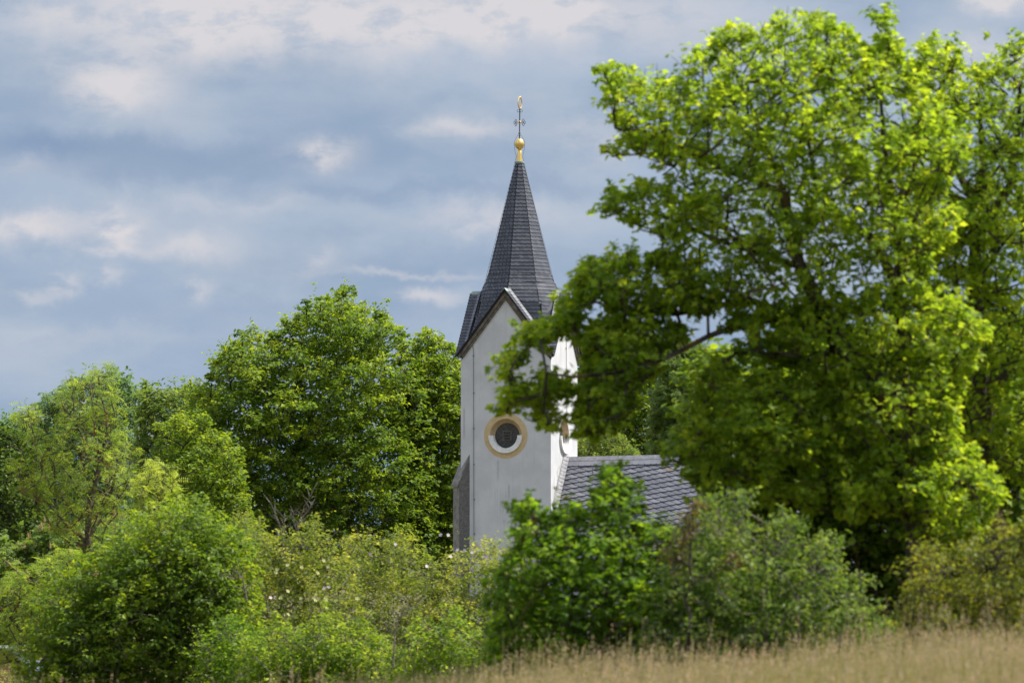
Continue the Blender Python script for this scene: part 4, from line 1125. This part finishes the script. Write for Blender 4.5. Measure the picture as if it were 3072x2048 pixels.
OAK_ARM = [[(1964,755),(1924,794),(1906,767),(1870,758),(1848,780),(1812,775),(1790,798),(1768,776),(1724,812),(1716,852),(1728,879),(1705,901),(1720,940),(1800,930),(1900,950),(2000,940),(2150,950),(2190,860),(2050,760)],
 [(1705,895),(1676,932),(1665,955),(1600,982),(1542,1008),(1550,1038),(1590,1052),(1640,1042),(1690,1010),(1760,990),(1740,940)],
 [(1545,1048),(1500,1064),(1490,1100),(1512,1152),(1540,1152),(1562,1110),(1592,1080),(1585,1052)],
 [(1535,1150),(1530,1190),(1510,1180),(1495,1190),(1500,1248),(1525,1252),(1548,1215),(1572,1225),(1556,1278),(1594,1264),(1602,1200),(1585,1150)],
 [(1595,1128),(1640,1118),(1680,1140),(1735,1150),(1730,1195),(1660,1198),(1645,1235),(1680,1240),(1694,1278),(1660,1300),(1630,1290),(1608,1230),(1592,1180)],
 [(1725,1010),(1800,960),(1900,950),(2000,950),(2090,1000),(2000,1060),(1975,1129),(1925,1173),(1915,1230),(1870,1284),(1812,1314),(1750,1314),(1722,1285),(1740,1200),(1745,1120),(1760,1060)]]
OAK_LIT = [(2470,1160),(2510,1110),(2560,1120),(2590,1070),(2650,1080),(2700,1030),(2760,1040),(2800,1080),(2870,1100),(2900,1150),(2850,1200),(2880,1270),(2850,1340),(2790,1350),(2760,1400),(2680,1370),(2620,1400),(2560,1350),(2500,1360),(2450,1290),(2480,1230)]
OAK_MID = [(2180,935),(2480,925),(2720,880),(2880,900),(2960,1000),(2900,1120),(2700,1080),(2500,1160),(2400,1110),(2300,1080),(2190,1060)]
OAK_LOW = [(2470,1330),(2600,1360),(2880,1320),(3010,1480),(2920,1650),(2760,1640),(2720,1560),(2640,1530),(2560,1570),(2470,1500)]
oakl = [([(2790,1990),(2765,1600),(2705,1300),(2611,1097),(2553,1084),(2513,1030),(2508,986),(2468,932),(2400,800),(2355,587),(2253,536),(2202,520)], .22, .035, -.5),
        ([(2486,1004),(2423,968),(2330,955),(2187,986),(2125,1008),(2058,1044),(1973,1084),(1850,1120),(1720,1130),(1640,1120)], .062, .014, -1.0),
        ([(2423,968),(2250,900),(2031,940),(1870,941),(1760,980)], .065, .02, .8),
        ([(2705,1300),(2715,1000),(2690,900),(2683,612),(2739,541),(2759,388)], .12, .03, .6),
        ([(2690,860),(2627,720),(2535,663),(2450,560),(2420,400)], .075, .02, -.6),
        ([(2355,587),(2300,450),(2263,357),(2240,250)], .045, .018, .3), ([(2202,520),(2100,470),(1990,420),(1900,380)], .035, .014, -.3),
        ([(2400,800),(2280,760),(2150,720),(2020,660),(1900,620)], .05, .016, .5), ([(2683,612),(2650,420),(2640,250)], .04, .015, -.4),
        ([(2739,556),(2861,480),(2892,449)], .04, .02, .2), ([(2513,1030),(2440,1100),(2420,1070),(2330,1060)], .05, .02, -.8)]
oakholes = [(2090,1240,44),(2190,1350,56),(2320,1220,50),(2370,1420,60),(2100,1390,34),(2220,1140,34),(2440,1290,34),(2280,1330,30),(2160,1220,30),(2400,1160,26),(2480,1500,40),(2600,1480,30),(2750,1500,30),(2290,190,14),(2480,195,18),(2560,300,22),(2270,400,14),(2735,425,30),(2770,505,36),(2830,620,24),(2720,700,18),(2800,760,26),(2860,690,30),(2070,460,14),(2310,530,20),(2620,490,22),(2260,740,12),(2660,600,16),(2100,350,10),
            (1970,450,22),(1690,1090,30),(1694,1228,24),(1688,972,16),(1900,1100,16),(1830,1040,14),(1860,1220,12),(2060,640,12),(2180,300,14),(2350,250,12),(2600,180,14),(2120,620,14),(2380,720,16),(2560,520,12),(2420,420,14),(2200,880,18),(1780,1080,14),(1620,1040,12),(2300,985,34),(2230,1012,36),(2390,978,22),(2160,1020,30),(1780,930,20),(1850,900,14),(2060,920,14),(2180,940,14),(1690,1010,16),(2040,840,10),(2440,640,14),(1560,1075,12),(1750,1140,14),(1830,1180,12)]
OAK_LOWL = [(2040,1370),(2060,1290),(2090,1200),(2110,1120),(2150,1060),(2250,1100),(2480,1160),(2500,1400),(2440,1560),(2350,1500),(2290,1520),(2200,1440),(2160,1460),(2100,1420)]
tree('oak_tree', 'large bright yellow green oak spreading its branches across the right half', 'tree', [OAK_UP, *OAK_ARM, OAK_LIT, OAK_MID, OAK_LOW, OAK_LOWL], 62, 2.0, 'oak', .095, 'lobed', .38, 30,
     limbs=oakl, holes=oakholes, tipr=.17, per_tip=10, rmin=.12, density=.60, twig=.005, trunk_r=.22, base=(2790, 0), flat=.6, maxb=2600, spacing=1.04, droop=.2, shoot=1.1, leaders=.3)
OAKB = [(2759,130),(2800,122),(2815,165),(2841,128),(2876,150),(2892,118),(2918,124),(2892,178),(2871,235),(2917,214),(2963,204),(2978,164),(3014,140),(3072,122),(3160,110),(3260,180),(3330,330),(3360,700),(3360,1100),(3300,1400),(3100,1450),(2960,1420),(2860,1250),(2840,1000),(2740,900),(2720,700),(2740,480),(2740,300)]
tree('oak_tree', 'second oak at the right edge, cut off by the frame', 'tree', OAKB, 65, 2.2, 'oak', .09, 'lobed', .42, 31,
     limbs=[([(3000,1990),(2965,1300),(2925,930),(2933,612),(2950,500),(2940,350)], .18, .03, 0), ([(2925,930),(2825,910),(2760,890)], .07, .02, -.4), ([(2933,700),(3030,560),(3055,388),(3060,250)], .08, .02, -.6),
            ([(2965,1200),(3080,1000),(3150,700),(3200,400)], .09, .03, .6), ([(2933,612),(2861,500),(2800,430)], .05, .02, .3)],
     holes=[(2860,330,14),(2965,700,26),(2890,610,22),(2860,690,30),(3010,460,14),(2830,840,22),(2990,900,14),(2800,760,26),(2770,505,36),(2735,425,30),(3040,640,16),(2930,830,16)], tipr=.17, per_tip=11, rmin=.13, density=.60, shoot=1.1, spacing=1.02, twig=.006, trunk_r=.18, base=(3000, 0), flat=.6, maxb=1500, tintb=.02, leaders=.4)
HZ = [(1964,1370),(1995,1400),(2060,1430),(2100,1470),(2100,1700),(2150,1980),(3260,1980),(3260,1050),(2950,940),(2780,930),(2700,960),(2600,990),(2480,1000),(2400,1040),(2290,1060),(2200,1080),(2150,1040),(2116,1039),(2058,1079),(2036,1124),(2075,1169),(2040,1230),(2027,1271),(2060,1300),(1990,1330)]
tree('hazel_tree', 'shaded large leaved tree filling the space under and behind the oak', 'tree', HZ, 70, 2.6, 'hazel', .12, 'round', .45, 32, tintb=-.05, shoot=.9, leaders=.3, holes=[(2655,1665,34),(2652,1800,28),(2690,1900,14)],
     tipr=.22, per_tip=12, rmin=.20, density=.75, twig=.006, trunk_r=.14, base=(2480, 0), flat=.6, maxb=1700, front=.65, spacing=.85, core=9000)
tree('maple_bush', 'dark green young maple bush with a pointed leader in front of the nave roof', 'shrub',
     [(1470,2080),(1484,1860),(1470,1780),(1500,1690),(1545,1640),(1552,1565),(1522,1530),(1570,1500),(1620,1513),(1650,1545),(1690,1530),(1740,1518),(1775,1540),(1785,1480),(1798,1398),(1856,1395),(1882,1440),(1900,1490),(1935,1530),(1940,1590),(1990,1575),(2050,1590),(2090,1650),(2160,1660),(2230,1740),(2330,1760),(2380,1860),(2400,2080)], 60, 1.6, 'bush', .085, 'lobed', .36, 33,
     tipr=.17, per_tip=12, rmin=.13, density=.85, twig=.005, trunk_r=.06, base=(1800, 0), crown='foliage', maxb=1600, shoot=1.2, leaders=.35, spacing=.92, core=6000, tintb=-.04, droop=.25)
tree('dogwood_bush', 'grey green small leaved bush to the right of the young maple bush', 'shrub',
     [(1900,2080),(1930,1850),(1980,1760),(2000,1660),(2060,1640),(2080,1560),(2095,1495),(2150,1480),(2180,1530),(2225,1455),(2262,1485),(2275,1600),(2320,1590),(2345,1530),(2400,1550),(2420,1640),(2490,1600),(2520,1660),(2530,1760),(2600,1730),(2620,1830),(2680,1860),(2720,2080)], 58.5, 1.3, 'grey', .06, 'oval', .34, 34,
     tipr=.15, per_tip=13, rmin=.13, density=.85, twig=.004, trunk_r=.04, base=(2300, 0), crown='foliage', maxb=1500, bark=DEADM, shoot=1.6, leaders=.55, spacing=1.0, core=7000)
tree('copper_bush', 'reddish brown leaved shrub between the maple bush and the grey green bush', 'shrub',
     [[(1990,1700),(2010,1610),(2035,1570),(2065,1510),(2100,1480),(2115,1530),(2090,1620),(2060,1690)], [(2150,1700),(2170,1640),(2220,1660),(2210,1720)]], 57.4, .5, 'copper', .06, 'oval', .24, 35,
     tipr=.14, per_tip=5, rmin=.13, density=.4, twig=.004, trunk_r=.03, base=(2060, 0), crown='foliage', shoot=1.2)
tree('yellow_bush', 'yellow green thorny bush at the right edge behind the tall grass', 'shrub',
     [(2680,2080),(2700,1900),(2690,1800),(2740,1730),(2720,1650),(2790,1620),(2850,1660),(2900,1610),(2960,1640),(3010,1560),(3060,1590),(3120,1500),(3240,1500),(3260,2080)], 57, 1.3, 'yellow', .06, 'kite', .34, 36,
     tipr=.14, per_tip=11, rmin=.13, density=.8, twig=.004, trunk_r=.04, base=(2960, 0), crown='foliage', maxb=1400, tintb=-.12, shoot=1.4, leaders=.35, spacing=.92, core=5000)

# ------------------------------------------------------------------ tall dry grass (nobody could count it)
def grass():
    rng = np.random.default_rng(77)
    n = 42000
    y = 30+34*rng.uniform(0, 1, n)**.85; x = rng.uniform(-1, 1, n)*(y*.135+1.2)
    z = ground_z(x, y)
    clump = np.sin(x*1.7+np.sin(y*.9))*.5+.5
    h = rng.uniform(.34, .66, n)*(.80+.32*clump)*np.where(rng.uniform(0, 1, n) < .07, 1.45, 1)
    lean = rng.normal(size=(n, 2))*.13+np.array([.07, 0])
    ang = rng.uniform(0, math.pi, n); wv = .0030
    dirx, diry = np.cos(ang), np.sin(ang)
    P0 = np.stack([x, y, z], -1)
    mid = P0+np.stack([lean[:, 0]*h*.3, lean[:, 1]*h*.3, h*.55], -1)
    top = P0+np.stack([lean[:, 0]*h*.9, lean[:, 1]*h*.9, h], -1)
    W = np.stack([dirx, diry, 0*ang], -1)*wv
    # stems: 2 quads
    Vs = np.stack([P0-W, P0+W, mid+W, mid-W, top+W*.5, top-W*.5], 1)
    k = np.array([0, 1, 2, 3, 3, 2, 4, 5]); loops = (np.arange(n)[:, None]*6+k).ravel()
    pz = .5+.5*np.sin(x*1.1+2.3*np.sin(y*.31))
    tint = np.repeat(np.clip(rng.uniform(0, .45, n)+.25*pz, 0, 1), 6)
    mi = np.zeros(n*2, int)
    # seed heads: several small spikelets each
    hd = rng.uniform(0, 1, n) < .75; Pt = top[hd]; dr = (top-mid)[hd]; dr = norm(dr); m = len(Pt); ns = 9
    t = rng.uniform(0, 1, (m, ns)); hl = rng.uniform(.09, .17, m)[:, None]
    sp = Pt[:, None]+dr[:, None]*((t-.75)*hl*1.25)[..., None]+rng.normal(size=(m, ns, 3))*(.016*(1.15-t))[..., None]
    sp = sp.reshape(-1, 3); q = len(sp); a = rng.normal(size=(q, 3))*.45+np.array([0, 0, 1.]); a = norm(a)*.022
    b = norm(np.cross(a, rng.normal(size=(q, 3))))*.0065
    V2 = np.stack([sp-a*.5, sp+b, sp+a*.6, sp-b], 1)
    l2 = (np.arange(q)[:, None]*4+np.arange(4)).ravel()+len(Vs)*6
    tn2 = np.repeat(np.repeat(np.clip(rng.uniform(.15, .95, m)+.25*(pz[hd]-.5), 0, 1), ns), 4)
    # green basal leaves
    g = 90000; gy = 30+34*rng.uniform(0, 1, g)**.85; gx = rng.uniform(-1, 1, g)*(gy*.135+1.2); G0 = np.stack([gx, gy, ground_z(gx, gy)], -1)
    gd = rng.normal(size=(g, 3))*np.array([.12, .12, 0])+np.stack([0*gx, 0*gx, rng.uniform(.16, .44, g)*(1+.55*(np.sin(gx*1.9+gy*.6) > .3))], -1)
    gw = norm(rng.normal(size=(g, 3))*np.array([1, 1, 0]))*.0045
    V3 = np.stack([G0-gw, G0+gw, G0+gd], 1)
    l3 = (np.arange(g)[:, None]*3+np.arange(3)).ravel()+len(Vs)*6+q*4
    V = np.concatenate([Vs.reshape(-1, 3), V2.reshape(-1, 3), V3.reshape(-1, 3)])
    lo = np.concatenate([loops, l2, l3]); lt = np.concatenate([np.full(n*2+q, 4), np.full(g, 3)]); ls = np.concatenate([[0], np.cumsum(lt)[:-1]])
    tn = np.concatenate([tint, tn2, np.repeat(rng.uniform(0, 1, g), 3)])
    mi = np.concatenate([np.zeros(n*2+q, int), np.ones(g, int)])
    straw = leaf_mat('dry_grass', (.20, .215, .075), (.33, .285, .185), (.47, .355, .29), 0.3, 0.7, 0.2, 1.0)
    blade = leaf_mat('green_grass', (.11, .16, .035), (.18, .21, .060), (.30, .28, .12), 0.35, 0.6, 0.3, 1.1)
    o = np_mesh('tall_grass', V, lo, ls, lt, tn, [straw, blade], mi=mi)
    tag(o, 'tall dry meadow grass with pinkish seed heads along the bottom edge', 'grass', kind='stuff')
grass()
